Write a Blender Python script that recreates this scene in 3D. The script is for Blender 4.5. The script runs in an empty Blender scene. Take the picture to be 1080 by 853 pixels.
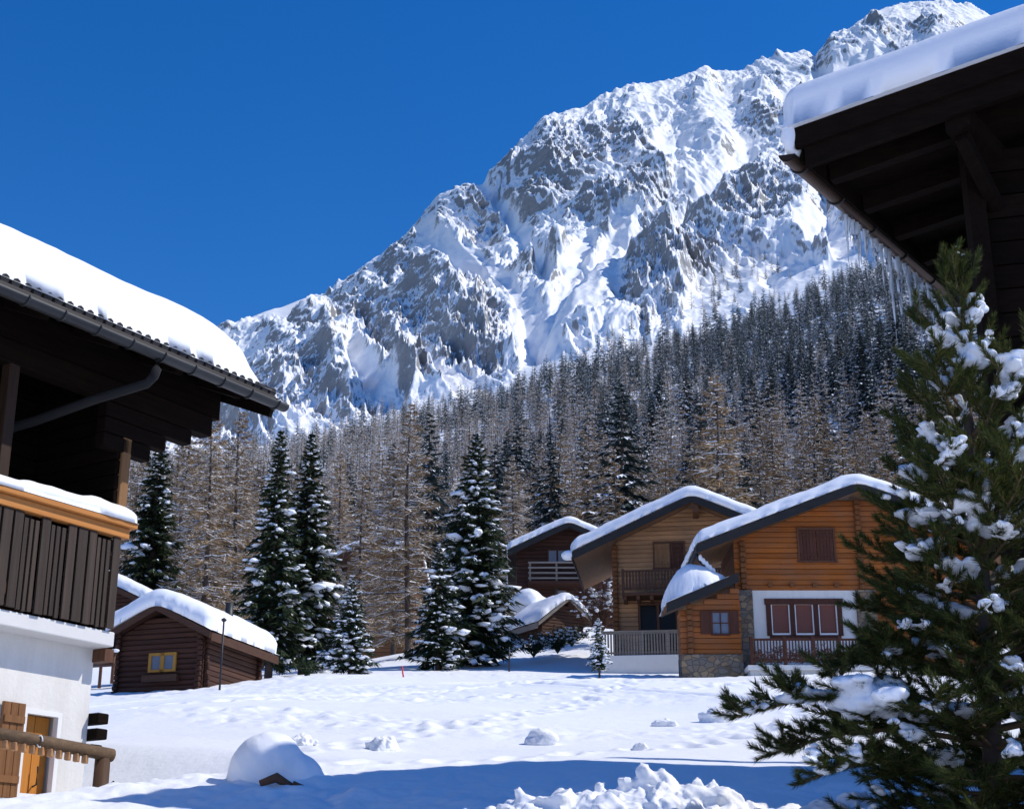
import bpy, bmesh, math, random
import numpy as np
from mathutils import Vector, Matrix

random.seed(7)
rng = np.random.default_rng(11)
scene = bpy.context.scene
COL = scene.collection

# ------------------------------------------------------------------ camera geometry (eye at the origin, +Y is the view's heading)
F = 1600.0
PITCH = math.radians(19)
CP, SP = math.cos(PITCH), math.sin(PITCH)


def ray(u, v):
    dx, dy = (u - 540) / F, (426.5 - v) / F
    return np.array([dx, CP - dy * SP, SP + dy * CP])


def P(u, v, Y):
    r = ray(u, v)
    return r * (Y / r[1])


def px_of(X, Y, Z):
    d = Y * CP + Z * SP
    d = np.where(d > 0.1, d, 0.1)
    return 540 + F * X / d, 426.5 - F * (-Y * SP + Z * CP) / d


def elv(v, u=540):
    r = ray(u, v)
    return math.atan2(r[2], math.hypot(r[0], r[1]))


def azv(u, v):
    r = ray(u, v)
    return math.atan2(r[0], r[1])


# ------------------------------------------------------------------ noise
def _h(ix, iy, seed):
    n = (ix.astype(np.int64) * 374761393 + iy.astype(np.int64) * 668265263 + seed * 1442695041) & 0xFFFFFFFF
    n = ((n ^ (n >> 13)) * 1274126177) & 0xFFFFFFFF
    n = ((n ^ (n >> 16)) * 2246822519) & 0xFFFFFFFF
    return (n ^ (n >> 15)) & 0xFFFFFFFF


def pn(x, y, seed=0):
    x = np.asarray(x, float); y = np.asarray(y, float)
    ix, iy = np.floor(x), np.floor(y)
    fx, fy = x - ix, y - iy
    ux, uy = fx * fx * fx * (fx * (fx * 6 - 15) + 10), fy * fy * fy * (fy * (fy * 6 - 15) + 10)

    def g(ox, oy):
        a = _h(ix + ox, iy + oy, seed) * (2 * math.pi / 4294967296.0)
        return np.cos(a) * (fx - ox) + np.sin(a) * (fy - oy)
    a = g(0, 0) * (1 - ux) + g(1, 0) * ux
    b = g(0, 1) * (1 - ux) + g(1, 1) * ux
    return (a * (1 - uy) + b * uy) * 1.5


def fbm(x, y, octv, seed=0, gain=0.5):
    s, a = 0, 1.0
    for k in range(octv):
        s = s + a * pn(x, y, seed + k * 17)
        x, y, a = x * 2.03 + 13.7, y * 2.03 - 7.1, a * gain
    return s


def sst(a, b, x):
    t = np.clip((np.asarray(x, float) - a) / (b - a), 0, 1)
    return t * t * (3 - 2 * t)


def seg_dist(x, y, pts):
    """distance to a polyline, and how far along it (0..1)"""
    best = np.full(np.shape(x), 1e9); along = np.zeros(np.shape(x))
    n = len(pts) - 1
    for i in range(n):
        (ax, ay), (bx, by) = pts[i], pts[i + 1]
        vx, vy = bx - ax, by - ay
        t = np.clip(((x - ax) * vx + (y - ay) * vy) / (vx * vx + vy * vy), 0, 1)
        d = np.hypot(x - ax - t * vx, y - ay - t * vy)
        m = d < best
        best = np.where(m, d, best); along = np.where(m, (i + t) / n, along)
    return best, along


# ------------------------------------------------------------------ mesh helpers
def link(o, parent=None):
    COL.objects.link(o)
    if parent is not None:
        o.parent = parent
    return o


def tag(o, label=None, cat=None, group=None, kind=None):
    if label: o['label'] = label
    if cat: o['category'] = cat
    if group: o['group'] = group
    if kind: o['kind'] = kind
    return o


def empty(name, loc, rz=0.0, **k):
    o = bpy.data.objects.new(name, None)
    o.location = [float(c) for c in loc]
    o.rotation_euler = (0, 0, rz)
    link(o)
    return tag(o, **k)


def np_mesh(name, V, Fc, mats, mi=None, smooth=False, attrs=None):
    """V (n,3); Fc list of int arrays (m,k); mi list of material-index arrays"""
    me = bpy.data.meshes.new(name)
    V = np.asarray(V, np.float32)
    Fc = [np.asarray(f, np.int32) for f in (Fc if isinstance(Fc, list) else [Fc]) if len(f)]
    me.vertices.add(len(V)); me.vertices.foreach_set('co', V.ravel())
    tot = np.concatenate([np.full(len(f), f.shape[1], np.int32) for f in Fc])
    lv = np.concatenate([f.ravel() for f in Fc])
    me.loops.add(len(lv)); me.loops.foreach_set('vertex_index', lv)
    me.polygons.add(len(tot))
    st = np.zeros(len(tot), np.int32); st[1:] = np.cumsum(tot)[:-1]
    me.polygons.foreach_set('loop_start', st)
    for m in mats:
        me.materials.append(m)
    if mi is not None:
        me.polygons.foreach_set('material_index', np.concatenate([np.asarray(a, np.int32) for a in (mi if isinstance(mi, list) else [mi])]))
    if smooth is not False:
        sm = np.full(len(tot), True) if smooth is True else np.asarray(smooth)
        me.polygons.foreach_set('use_smooth', sm)
    for k, a in (attrs or {}).items():
        at = me.attributes.new(k, 'FLOAT', 'POINT'); at.data.foreach_set('value', np.asarray(a, np.float32))
    me.update(calc_edges=True); me.validate()
    return me


def obj(name, me, parent=None, loc=None):
    o = bpy.data.objects.new(name, me)
    if loc is not None:
        o.location = [float(c) for c in loc]
    return link(o, parent)


class MB:
    """collects shapes into one mesh"""

    def __init__(self):
        self.v, self.f, self.m, self.s = [], [], [], []

    def add(self, vs, fs, m=0, smooth=False):
        b = len(self.v)
        self.v += [tuple(float(c) for c in q) for q in vs]
        for f in fs:
            self.f.append(tuple(b + i for i in f)); self.m.append(m); self.s.append(smooth)
        return self

    def box(self, x0, x1, y0, y1, z0, z1, m=0, bev=0.0):
        x0, x1 = min(x0, x1), max(x0, x1); y0, y1 = min(y0, y1), max(y0, y1); z0, z1 = min(z0, z1), max(z0, z1)
        if bev <= 0:
            vs = [(x, y, z) for z in (z0, z1) for y in (y0, y1) for x in (x0, x1)]
            return self.add(vs, [(0, 2, 3, 1), (4, 5, 7, 6), (0, 1, 5, 4), (2, 6, 7, 3), (0, 4, 6, 2), (1, 3, 7, 5)], m)
        bev = min(bev, (x1 - x0) * .45, (y1 - y0) * .45, (z1 - z0) * .45)
        bm = bmesh.new(); bmesh.ops.create_cube(bm, size=1)
        for q in bm.verts:
            q.co = ((x0 + x1) / 2 + q.co.x * (x1 - x0), (y0 + y1) / 2 + q.co.y * (y1 - y0), (z0 + z1) / 2 + q.co.z * (z1 - z0))
        bmesh.ops.bevel(bm, geom=bm.edges[:], offset=bev, segments=2, affect='EDGES', profile=.5)
        bm.verts.index_update()
        self.add([q.co[:] for q in bm.verts], [[q.index for q in f.verts] for f in bm.faces], m)
        bm.free(); return self

    def beam(self, a, b, w, h, m=0, up=(0, 0, 1)):
        a, b = Vector(a), Vector(b); d = (b - a).normalized()
        s = d.cross(Vector(up)); s = s.normalized() if s.length > 1e-5 else Vector((1, 0, 0)); t = s.cross(d)
        vs = [p + s * (i * w / 2) + t * (j * h / 2) for p in (a, b) for j in (-1, 1) for i in (-1, 1)]
        return self.add(vs, [(0, 1, 3, 2), (4, 6, 7, 5), (0, 4, 5, 1), (2, 3, 7, 6), (0, 2, 6, 4), (1, 5, 7, 3)], m)

    def prism(self, poly, vec, m=0):
        """poly: planar loop of points, pushed along vec"""
        n = len(poly); vec = Vector(vec); q = [Vector(p) for p in poly]
        vs = q + [p + vec for p in q]
        fs = [tuple(range(n))[::-1], tuple(range(n, 2 * n))] + [(i, (i + 1) % n, n + (i + 1) % n, n + i) for i in range(n)]
        return self.add(vs, fs, m)

    def tube(self, pts, r, n=8, m=0, cap=True, smooth=True):
        pts = [Vector([float(c) for c in p]) for p in pts]; k = len(pts)
        rr = r if hasattr(r, '__len__') else [r] * k
        rings = []
        up = Vector((0, 0, 1))
        for i, p in enumerate(pts):
            d = (pts[min(i + 1, k - 1)] - pts[max(i - 1, 0)]).normalized()
            s = d.cross(up)
            if s.length < 1e-3: s = d.cross(Vector((1, 0, 0)))
            s.normalize(); t = s.cross(d)
            rings += [p + (s * math.cos(2 * math.pi * j / n) + t * math.sin(2 * math.pi * j / n)) * rr[i] for j in range(n)]
        fs = [(i * n + j, i * n + (j + 1) % n, (i + 1) * n + (j + 1) % n, (i + 1) * n + j) for i in range(k - 1) for j in range(n)]
        b = len(self.v)
        self.add(rings, fs, m, smooth)
        if cap:
            for c in (tuple(range(n))[::-1], tuple((k - 1) * n + j for j in range(n))):
                self.f.append(tuple(b + i for i in c)); self.m.append(m); self.s.append(False)
        return self

    def build(self, name, mats, parent=None, loc=None, fix=True):
        me = bpy.data.meshes.new(name)
        me.from_pydata(self.v, [], self.f)
        for m in (mats if isinstance(mats, (list, tuple)) else [mats]):
            me.materials.append(m)
        me.polygons.foreach_set('material_index', self.m)
        me.polygons.foreach_set('use_smooth', self.s)
        if fix:
            bm = bmesh.new(); bm.from_mesh(me); bmesh.ops.recalc_face_normals(bm, faces=bm.faces); bm.to_mesh(me); bm.free()
        me.update()
        return obj(name, me, parent, loc)


def ico(sub=1):
    bm = bmesh.new(); bmesh.ops.create_icosphere(bm, subdivisions=sub, radius=1)
    bm.verts.index_update()
    V = np.array([v.co[:] for v in bm.verts]); Fc = np.array([[v.index for v in f.verts] for f in bm.faces]); bm.free()
    return V, Fc


ICO1, ICO2, ICO3 = ico(1), ico(2), ico(3)


def snow_cap(name, mat, parent, base, x0, x1, y0, y1, T, R=None, mapf=None, p=2.6, amp=.035, seed=1, nx=60, ny=60, over=.02, sag=None):
    """snow lying on the surface base(x,y): full depth T inside, rounded off towards the edges"""
    R = R or T * .9

    def axis(a, b, n):
        L = b - a; r = min(R, L * .45)
        e = r * (1 - np.cos(np.linspace(0, math.pi / 2, 9)))
        return np.concatenate([a + e[:-1], np.linspace(a + r, b - r, max(n, 3)), (b - e[:-1])[::-1]])
    xs, ys = axis(x0, x1, nx), axis(y0, y1, ny)
    X, Y = np.meshgrid(xs, ys, indexing='ij')
    ex = np.clip(np.minimum(X - x0, x1 - X) / R, 0, 1); ey = np.clip(np.minimum(Y - y0, y1 - Y) / R, 0, 1)
    q = ((1 - ex) ** p + (1 - ey) ** p); prof = np.clip(1 - q, 0, 1) ** (1 / p)
    n = fbm(X * .9, Y * .9, 3, seed) * amp * 2 + fbm(X * 5, Y * 5, 2, seed + 5) * amp * .35
    tt = T * prof * (1 + (sag(X, Y) if sag is not None else 0)) + n * prof
    Z = base(X, Y) + np.maximum(tt, 0)
    edge = fbm(X * 2.2, Y * 2.2, 3, seed + 9) * over * 1.6
    bulge = (1 - prof) * 0 + np.sin(np.pi * np.clip(prof, 0, 1)) * over + (1 - prof) * edge
    cx, cy = (x0 + x1) / 2, (y0 + y1) / 2
    X2 = X + np.sign(X - cx) * (1 - ex) * bulge * 1.5; Y2 = Y + np.sign(Y - cy) * (1 - ey) * bulge * 1.5
    a, b = X.shape
    top = np.stack([X2, Y2, Z], -1).reshape(-1, 3); bot = np.stack([X, Y, base(X, Y) + .003], -1).reshape(-1, 3)
    I = np.arange(a * b).reshape(a, b)
    ft = np.stack([I[:-1, :-1], I[1:, :-1], I[1:, 1:], I[:-1, 1:]], -1).reshape(-1, 4)
    loop = np.concatenate([I[:-1, 0], I[-1, :-1], I[1:, -1][::-1], I[0, 1:][::-1]])
    nx_ = np.roll(loop, -1); N = a * b
    fs = np.stack([loop, loop + N, nx_ + N, nx_], -1)
    V = np.concatenate([top, bot])
    if mapf is not None:
        V = mapf(V)
    me = np_mesh(name, V, [ft, ft[:, ::-1] + N, fs], [mat], smooth=True)
    return obj(name, me, parent)


def fuse(name, V, Fc, mat, voxel, parent=None, loc=None, smooth=2, amp=0.0, scale=8.0, seed=3):
    """melts overlapping lumps into one skin (voxel remesh), then roughens it"""
    me = np_mesh(name, V, [Fc], [mat])
    o = bpy.data.objects.new(name, me); COL.objects.link(o)
    r = o.modifiers.new('r', 'REMESH'); r.mode = 'VOXEL'; r.voxel_size = voxel
    if smooth:
        s = o.modifiers.new('s', 'SMOOTH'); s.iterations = smooth; s.factor = .5
    dg = bpy.context.evaluated_depsgraph_get()
    m2 = bpy.data.meshes.new_from_object(o.evaluated_get(dg))
    bpy.data.objects.remove(o); bpy.data.meshes.remove(me)
    m2.name = name
    n = len(m2.vertices); co = np.empty(n * 3, np.float32); m2.vertices.foreach_get('co', co); co = co.reshape(-1, 3)
    if amp:
        no = np.empty(n * 3, np.float32); m2.vertices.foreach_get('normal', no); no = no.reshape(-1, 3)
        co = co + no * (fbm(co[:, 0] * scale + co[:, 2] * scale * .7, co[:, 1] * scale - co[:, 2] * scale * .6, 3, seed) * amp)[:, None]
        m2.vertices.foreach_set('co', co.astype(np.float32).ravel())
    m2.materials.clear(); m2.materials.append(mat)
    m2.polygons.foreach_set('material_index', np.zeros(len(m2.polygons), np.int32))
    m2.polygons.foreach_set('use_smooth', np.ones(len(m2.polygons), bool))
    m2.update()
    return obj(name, m2, parent, loc)


def blobs(C, S, seed=0, sub=1, rot=None, rough=.18):
    """ellipsoid lumps: centres C (n,3), half sizes S (n,3), yaw rot"""
    V0, F0 = {1: ICO1, 2: ICO2, 3: ICO3}[sub]
    C = np.asarray(C, float); S = np.asarray(S, float); n = len(C); r = np.random.default_rng(seed)
    V = V0[None] * (1 + rough * (r.random((n, len(V0), 1)) - .5)) * S[:, None, :]
    if rot is not None:
        c, s = np.cos(rot)[:, None], np.sin(rot)[:, None]
        V = np.stack([V[..., 0] * c - V[..., 1] * s, V[..., 0] * s + V[..., 1] * c, V[..., 2]], -1)
    V = V + C[:, None, :]
    Fc = F0[None] + (np.arange(n) * len(V0))[:, None, None]
    return V.reshape(-1, 3), Fc.reshape(-1, 3)

# ------------------------------------------------------------------ materials
class NT:
    def __init__(self, name):
        self.mat = bpy.data.materials.new(name); self.mat.use_nodes = True
        self.t = self.mat.node_tree; self.b = self.t.nodes['Principled BSDF']; self.o = self.t.nodes['Material Output']

    def n(self, typ, **k):
        d = self.t.nodes.new(typ)
        for a, b in k.items():
            if a.startswith('i_'):
                d.inputs[a[2:].replace('_', ' ')].default_value = b
            else:
                setattr(d, a, b)
        return d

    def l(self, a, b):
        self.t.links.new(a, b)

    def coord(self, kind='Object', scale=(1, 1, 1), rot=(0, 0, 0)):
        c = self.n('ShaderNodeTexCoord'); m = self.n('ShaderNodeMapping')
        m.inputs['Scale'].default_value = scale; m.inputs['Rotation'].default_value = rot
        self.l(c.outputs[kind], m.inputs['Vector']); return m.outputs['Vector']

    def noise(self, vec, scale, detail=4, rough=.55):
        d = self.n('ShaderNodeTexNoise'); d.inputs['Scale'].default_value = scale; d.inputs['Detail'].default_value = detail; d.inputs['Roughness'].default_value = rough
        self.l(vec, d.inputs['Vector']); return d.outputs['Fac']

    def ramp(self, fac, stops):
        d = self.n('ShaderNodeValToRGB'); e = d.color_ramp.elements
        while len(e) < len(stops): e.new(.5)
        for q, (p, c) in zip(e, stops):
            q.position = p; q.color = (*c, 1) if len(c) == 3 else c
        self.l(fac, d.inputs['Fac']); return d.outputs['Color']

    def mix(self, fac, a, b, blend='MIX'):
        d = self.n('ShaderNodeMix', data_type='RGBA', blend_type=blend)
        for s, v in ((0, fac), (6, a), (7, b)):
            if isinstance(v, (int, float)): d.inputs[s].default_value = v
            elif isinstance(v, tuple): d.inputs[s].default_value = (*v, 1)
            else: self.l(v, d.inputs[s])
        return d.outputs[2]

    def math(self, op, a, b=0.0, clamp=False):
        d = self.n('ShaderNodeMath', operation=op, use_clamp=clamp)
        for s, v in ((0, a), (1, b)):
            if isinstance(v, (int, float)): d.inputs[s].default_value = v
            else: self.l(v, d.inputs[s])
        return d.outputs[0]

    def bump(self, h, strength=.3, dist=.02, prev=None):
        d = self.n('ShaderNodeBump'); d.inputs['Strength'].default_value = strength; d.inputs['Distance'].default_value = dist
        self.l(h, d.inputs['Height'])
        if prev is not None: self.l(prev, d.inputs['Normal'])
        return d.outputs['Normal']

    def island(self):
        return self.n('ShaderNodeNewGeometry').outputs['Random Per Island']

    def done(self, col=None, rough=.6, normal=None, spec=.3, metal=0.0):
        if col is not None:
            if isinstance(col, tuple): self.b.inputs['Base Color'].default_value = (*col, 1)
            else: self.l(col, self.b.inputs['Base Color'])
        if isinstance(rough, (int, float)): self.b.inputs['Roughness'].default_value = rough
        else: self.l(rough, self.b.inputs['Roughness'])
        if normal is not None: self.l(normal, self.b.inputs['Normal'])
        self.b.inputs['Specular IOR Level'].default_value = spec; self.b.inputs['Metallic'].default_value = metal
        return self.mat


def wood(name, a, b, axis='x', grain=1.0, bump=.35, var=.35, rough=.7, weather=0.0):
    t = NT(name)
    sc = {'x': (.5, 9, 9), 'y': (9, .5, 9), 'z': (9, 9, .5)}[axis]
    v = t.coord('Object', sc)
    g = t.noise(v, 2.4 * grain, 6, .65)
    big = t.noise(t.coord('Object', (.7, .7, .7)), 1.3, 3)
    c = t.ramp(g, [(.3, a), (.7, b)])
    c = t.mix(t.math('MULTIPLY', big, .5), c, tuple(x * .55 for x in a))
    if weather:
        wn = t.ramp(t.noise(t.coord('Object', (.5, .5, .9)), 1.1, 5, .7), [(.45, (0, 0, 0)), (.75, (1, 1, 1))])
        c = t.mix(t.math('MULTIPLY', wn, weather), c, (.15, .11, .08))
        kn = t.n('ShaderNodeTexVoronoi'); kn.inputs['Scale'].default_value = 2.6; t.l(t.coord('Object', (1, 1, 2)), kn.inputs['Vector'])
        c = t.mix(t.ramp(kn.outputs['Distance'], [(.05, (.8, .8, .8)), (.10, (0, 0, 0))]), c, (.07, .03, .012))
    k = t.math('ADD', t.math('MULTIPLY', t.island(), var), 1 - var * .5)
    d = t.n('ShaderNodeVectorMath', operation='SCALE'); t.l(c, d.inputs[0]); t.l(k, d.inputs['Scale'])
    return t.done(d.outputs['Vector'], .92 if max(b) < .03 else rough, t.bump(g, bump, .012), .06 if max(b) < .03 else .25)


def snow_mat(name, s1=1.0, s2=9.0, bd=.02, strength=.5, col=(.83, .845, .875)):
    t = NT(name); v = t.coord('Object')
    h = t.math('ADD', t.math('MULTIPLY', t.noise(v, s1, 5, .6), 1.0), t.math('MULTIPLY', t.noise(v, s2, 4, .6), .35))
    g = t.noise(v, 60, 2)
    nrm = t.bump(g, .12, .004, t.bump(h, strength, bd))
    c = t.mix(t.noise(v, s1 * .7, 3), col, tuple(min(1, x * 1.04) for x in col))
    t.b.inputs['Subsurface Weight'].default_value = 0.0
    return t.done(c, .62, nrm, .25)


M = {}
M['snow_ground'] = snow_mat('snow_ground', .8, 7, .06, .55)
M['snow'] = snow_mat('snow_roof', 1.6, 14, .02, .5)
M['snow_tree'] = snow_mat('snow_tree', 3, 14, .02, .4, (.84, .87, .92))
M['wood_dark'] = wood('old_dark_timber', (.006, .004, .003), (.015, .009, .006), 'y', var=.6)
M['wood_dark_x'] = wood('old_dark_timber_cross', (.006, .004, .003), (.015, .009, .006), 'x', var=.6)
M['wood_fence'] = wood('weathered_fence_boards', (.035, .024, .018), (.075, .052, .038), 'z', var=.55)
M['wood_rail'] = wood('orange_stained_rail', (.50, .19, .045), (.62, .27, .075), 'y', var=.1)
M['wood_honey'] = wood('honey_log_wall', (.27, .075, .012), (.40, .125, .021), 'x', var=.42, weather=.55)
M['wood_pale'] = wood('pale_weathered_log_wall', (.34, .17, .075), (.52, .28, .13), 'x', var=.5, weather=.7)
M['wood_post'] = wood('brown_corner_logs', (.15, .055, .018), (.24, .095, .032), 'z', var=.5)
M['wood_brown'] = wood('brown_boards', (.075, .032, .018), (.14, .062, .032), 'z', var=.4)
M['wood_brown_x'] = wood('brown_logs', (.05, .024, .014), (.11, .05, .028), 'x', var=.5)
M['wood_hut'] = wood('dark_red_hut_logs', (.040, .016, .010), (.085, .034, .020), 'x', var=.5)
M['wood_chalet_dark'] = wood('dark_red_chalet_logs', (.035, .014, .010), (.07, .028, .018), 'x', var=.4)
M['wood_yellow'] = wood('yellow_window_wood', (.36, .17, .028), (.47, .25, .05), 'z', var=.1)
M['wood_shutter'] = wood('red_brown_shutters', (.062, .022, .013), (.11, .04, .023), 'z', var=.25)
M['wood_shutter_warm'] = wood('warm_shutters', (.22, .11, .045), (.34, .17, .075), 'z', var=.3)
M['wood_grey'] = wood('silver_grey_wood', (.16, .14, .12), (.30, .26, .22), 'x', var=.3)
M['wood_door'] = wood('varnished_orange_door', (.48, .17, .025), (.62, .26, .05), 'z', var=.15)
M['wood_log'] = wood('peeled_log_rail', (.09, .055, .03), (.19, .12, .065), 'y', var=.25)
M['fascia'] = wood('charcoal_fascia', (.018, .017, .017), (.034, .032, .031), 'x', var=.2)
M['soffit'] = wood('brown_soffit', (.16, .075, .03), (.26, .13, .055), 'y', var=.3)


def plain(name, col, rough=.6, metal=0.0, ns=6, amt=.25, bump=.1):
    t = NT(name); v = t.coord('Object'); n = t.noise(v, ns, 4)
    c = t.mix(n, tuple(x * (1 - amt) for x in col), tuple(min(1, x * (1 + amt)) for x in col))
    return t.done(c, rough, t.bump(n, bump, .01), .35, metal)


t = NT('white_plaster'); v = t.coord('Object'); st_ = t.ramp(t.noise(t.coord('Object', (3, 3, .5)), 1.5, 5, .7), [(.45, (0, 0, 0)), (.8, (1, 1, 1))])
c = t.mix(t.math('MULTIPLY', st_, .5), (.74, .72, .68), (.52, .48, .42)); c = t.mix(t.math('MULTIPLY', t.noise(v, 7, 5), .25), c, (.60, .58, .54))
M['plaster'] = t.done(c, .88, t.bump(t.noise(v, 22, 4), .35, .012), .2)
M['concrete'] = plain('pale_concrete', (.66, .65, .63), .85, ns=4, amt=.08, bump=.25)
M['metal'] = plain('dark_zinc_gutter', (.04, .043, .046), .5, .5, ns=3, amt=.3)
M['copper'] = plain('brown_copper_gutter', (.05, .026, .017), .45, .6, ns=5, amt=.3)
M['tile'] = plain('dark_slate_tile', (.035, .032, .034), .7, ns=5, amt=.3)
M['curtain'] = plain('red_brown_blind', (.17, .065, .048), .8, ns=3, amt=.1)
M['net'] = plain('pale_net_curtain', (.13, .155, .20), .8, ns=8, amt=.2)
M['white_trim'] = plain('white_window_trim', (.78, .77, .75), .5, amt=.04)
M['black'] = plain('black_metal', (.02, .02, .022), .5, amt=.2)
M['pipe'] = plain('dull_dark_pipe', (.012, .012, .013), .9, amt=.3)
M['red_pole'] = plain('red_marker_paint', (.62, .05, .06), .5, amt=.1)
M['twig'] = plain('brown_twigs', (.09, .045, .03), .85, amt=.4)
M['stump'] = plain('brown_rough_wood', (.11, .055, .03), .85, ns=14, amt=.5, bump=.5)
t = NT('window_glass'); M['glass'] = t.done((.02, .03, .05), .06, None, .6)
t = NT('dim_glass'); M['dark_glass'] = t.done((.012, .012, .013), .25, None, .12)
t = NT('icicle_ice'); t.b.inputs['Transmission Weight'].default_value = .45; t.b.inputs['IOR'].default_value = 1.31
M['ice'] = t.done((.86, .92, .97), .12, t.bump(t.noise(t.coord('Object'), 18, 2), .3, .01), .5)

t = NT('rubble_stone'); v = t.coord('Object', (1, 1, 1.25))
vo = t.n('ShaderNodeTexVoronoi', feature='F1'); vo.inputs['Scale'].default_value = 4.4; t.l(v, vo.inputs['Vector'])
ve = t.n('ShaderNodeTexVoronoi', feature='DISTANCE_TO_EDGE'); ve.inputs['Scale'].default_value = 4.4; t.l(v, ve.inputs['Vector'])
sep = t.n('ShaderNodeSeparateColor'); t.l(vo.outputs['Color'], sep.inputs[0])
c = t.ramp(sep.outputs[0], [(.0, (.10, .075, .05)), (.35, (.30, .21, .12)), (.6, (.17, .16, .15)), (.8, (.42, .30, .17)), (1, (.24, .15, .09))])
n = t.noise(v, 18, 4); c = t.mix(t.math('MULTIPLY', n, .6), c, (.12, .10, .08))
e = t.ramp(ve.outputs['Distance'], [(.02, (0, 0, 0)), (.09, (1, 1, 1))])
c = t.mix(e, (.13, .12, .11), c)
M['stone'] = t.done(c, .85, t.bump(e, .8, .03), .2)


def leaf_mat(name, stops, rough=.65, trans=.25, tcol=None, obvar=.35):
    t = NT(name)
    c = t.ramp(t.island(), stops)
    oi = t.n('ShaderNodeObjectInfo')
    k = t.math('ADD', t.math('MULTIPLY', oi.outputs['Random'], obvar), 1 - obvar * .5)
    d = t.n('ShaderNodeVectorMath', operation='SCALE'); t.l(c, d.inputs[0]); t.l(k, d.inputs['Scale'])
    t.done(d.outputs['Vector'], rough, None, .2)
    if trans:
        tr = t.n('ShaderNodeBsdfTranslucent'); t.l(d.outputs['Vector'], tr.inputs['Color'])
        mx = t.n('ShaderNodeMixShader'); mx.inputs[0].default_value = trans
        t.l(t.b.outputs[0], mx.inputs[1]); t.l(tr.outputs[0], mx.inputs[2]); t.l(mx.outputs[0], t.o.inputs[0])
    return t.mat


M['spruce'] = leaf_mat('spruce_needles', [(0, (.016, .028, .014)), (.5, (.032, .05, .022)), (1, (.06, .078, .032))], trans=.15)
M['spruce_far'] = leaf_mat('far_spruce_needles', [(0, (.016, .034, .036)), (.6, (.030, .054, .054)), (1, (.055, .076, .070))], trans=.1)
M['larch'] = leaf_mat('bare_larch_twigs', [(0, (.135, .09, .053)), (.5, (.265, .182, .10)), (1, (.43, .30, .155))], trans=0)
M['pine'] = leaf_mat('pine_needles', [(0, (.016, .028, .009)), (.5, (.040, .058, .014)), (1, (.13, .145, .030))], trans=.3)
M['bark'] = plain('grey_brown_bark', (.075, .055, .045), .9, ns=12, amt=.5, bump=.5)
M['shoot'] = plain('pine_shoot_bark', (.13, .085, .045), .85, ns=20, amt=.4, bump=.4)

# ------------------------------------------------------------------ land
HL_A = math.radians(32.4)                      # the left house: its eaves run this far right of the view's heading
HL_D = np.array([math.sin(HL_A), math.cos(HL_A)]); HL_N = np.array([math.cos(HL_A), -math.sin(HL_A)])
HL_O = P(120, 682, 16.0)                       # far outer corner of its balcony slab

_near_bumps = [  # x, y, height, radius : soft heaps and hollows in the snow field
    (3, 79, 2.0, 7.5), (2, 36, .18, 4), (6, 30, .15, 3), (5.5, 24, .10, 2.5), (-6, 27, .14, 4), (14, 45, .3, 5)]


def G(X, Y):
    X = np.asarray(X, float); Y = np.asarray(Y, float)
    Yc = np.maximum(Y, -30)
    z = -1.31 + .18 * Yc + .06 * (Y - Yc)
    z = z - .07 * np.maximum(-6 - X, 0) * sst(8, 30, Y) - .02 * np.maximum(X - 14, 0)
    rx = (X - HL_O[0]) * HL_N[0] + (Y - HL_O[1]) * HL_N[1]
    ry = (X - HL_O[0]) * HL_D[0] + (Y - HL_O[1]) * HL_D[1]
    z = z - .95 * sst(1.9, .5, rx) * sst(2.6, .2, ry) * sst(-14, -6, ry)
    for bx, by, h, r in _near_bumps:
        z = z + h * np.exp(-((X - bx) ** 2 + ((Y - by) * .8) ** 2) / (r * r))
    z = z + fbm(X / 9, Y / 9, 2, 3) * .12
    # crest of the ploughed bank running from the hut to the trees
    d, _ = seg_dist(X, Y, [(-7.0, 49), (-4, 52), (1, 57)])
    z = z + .08 * np.exp(-(d / 1.5) ** 2)
    return z


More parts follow.
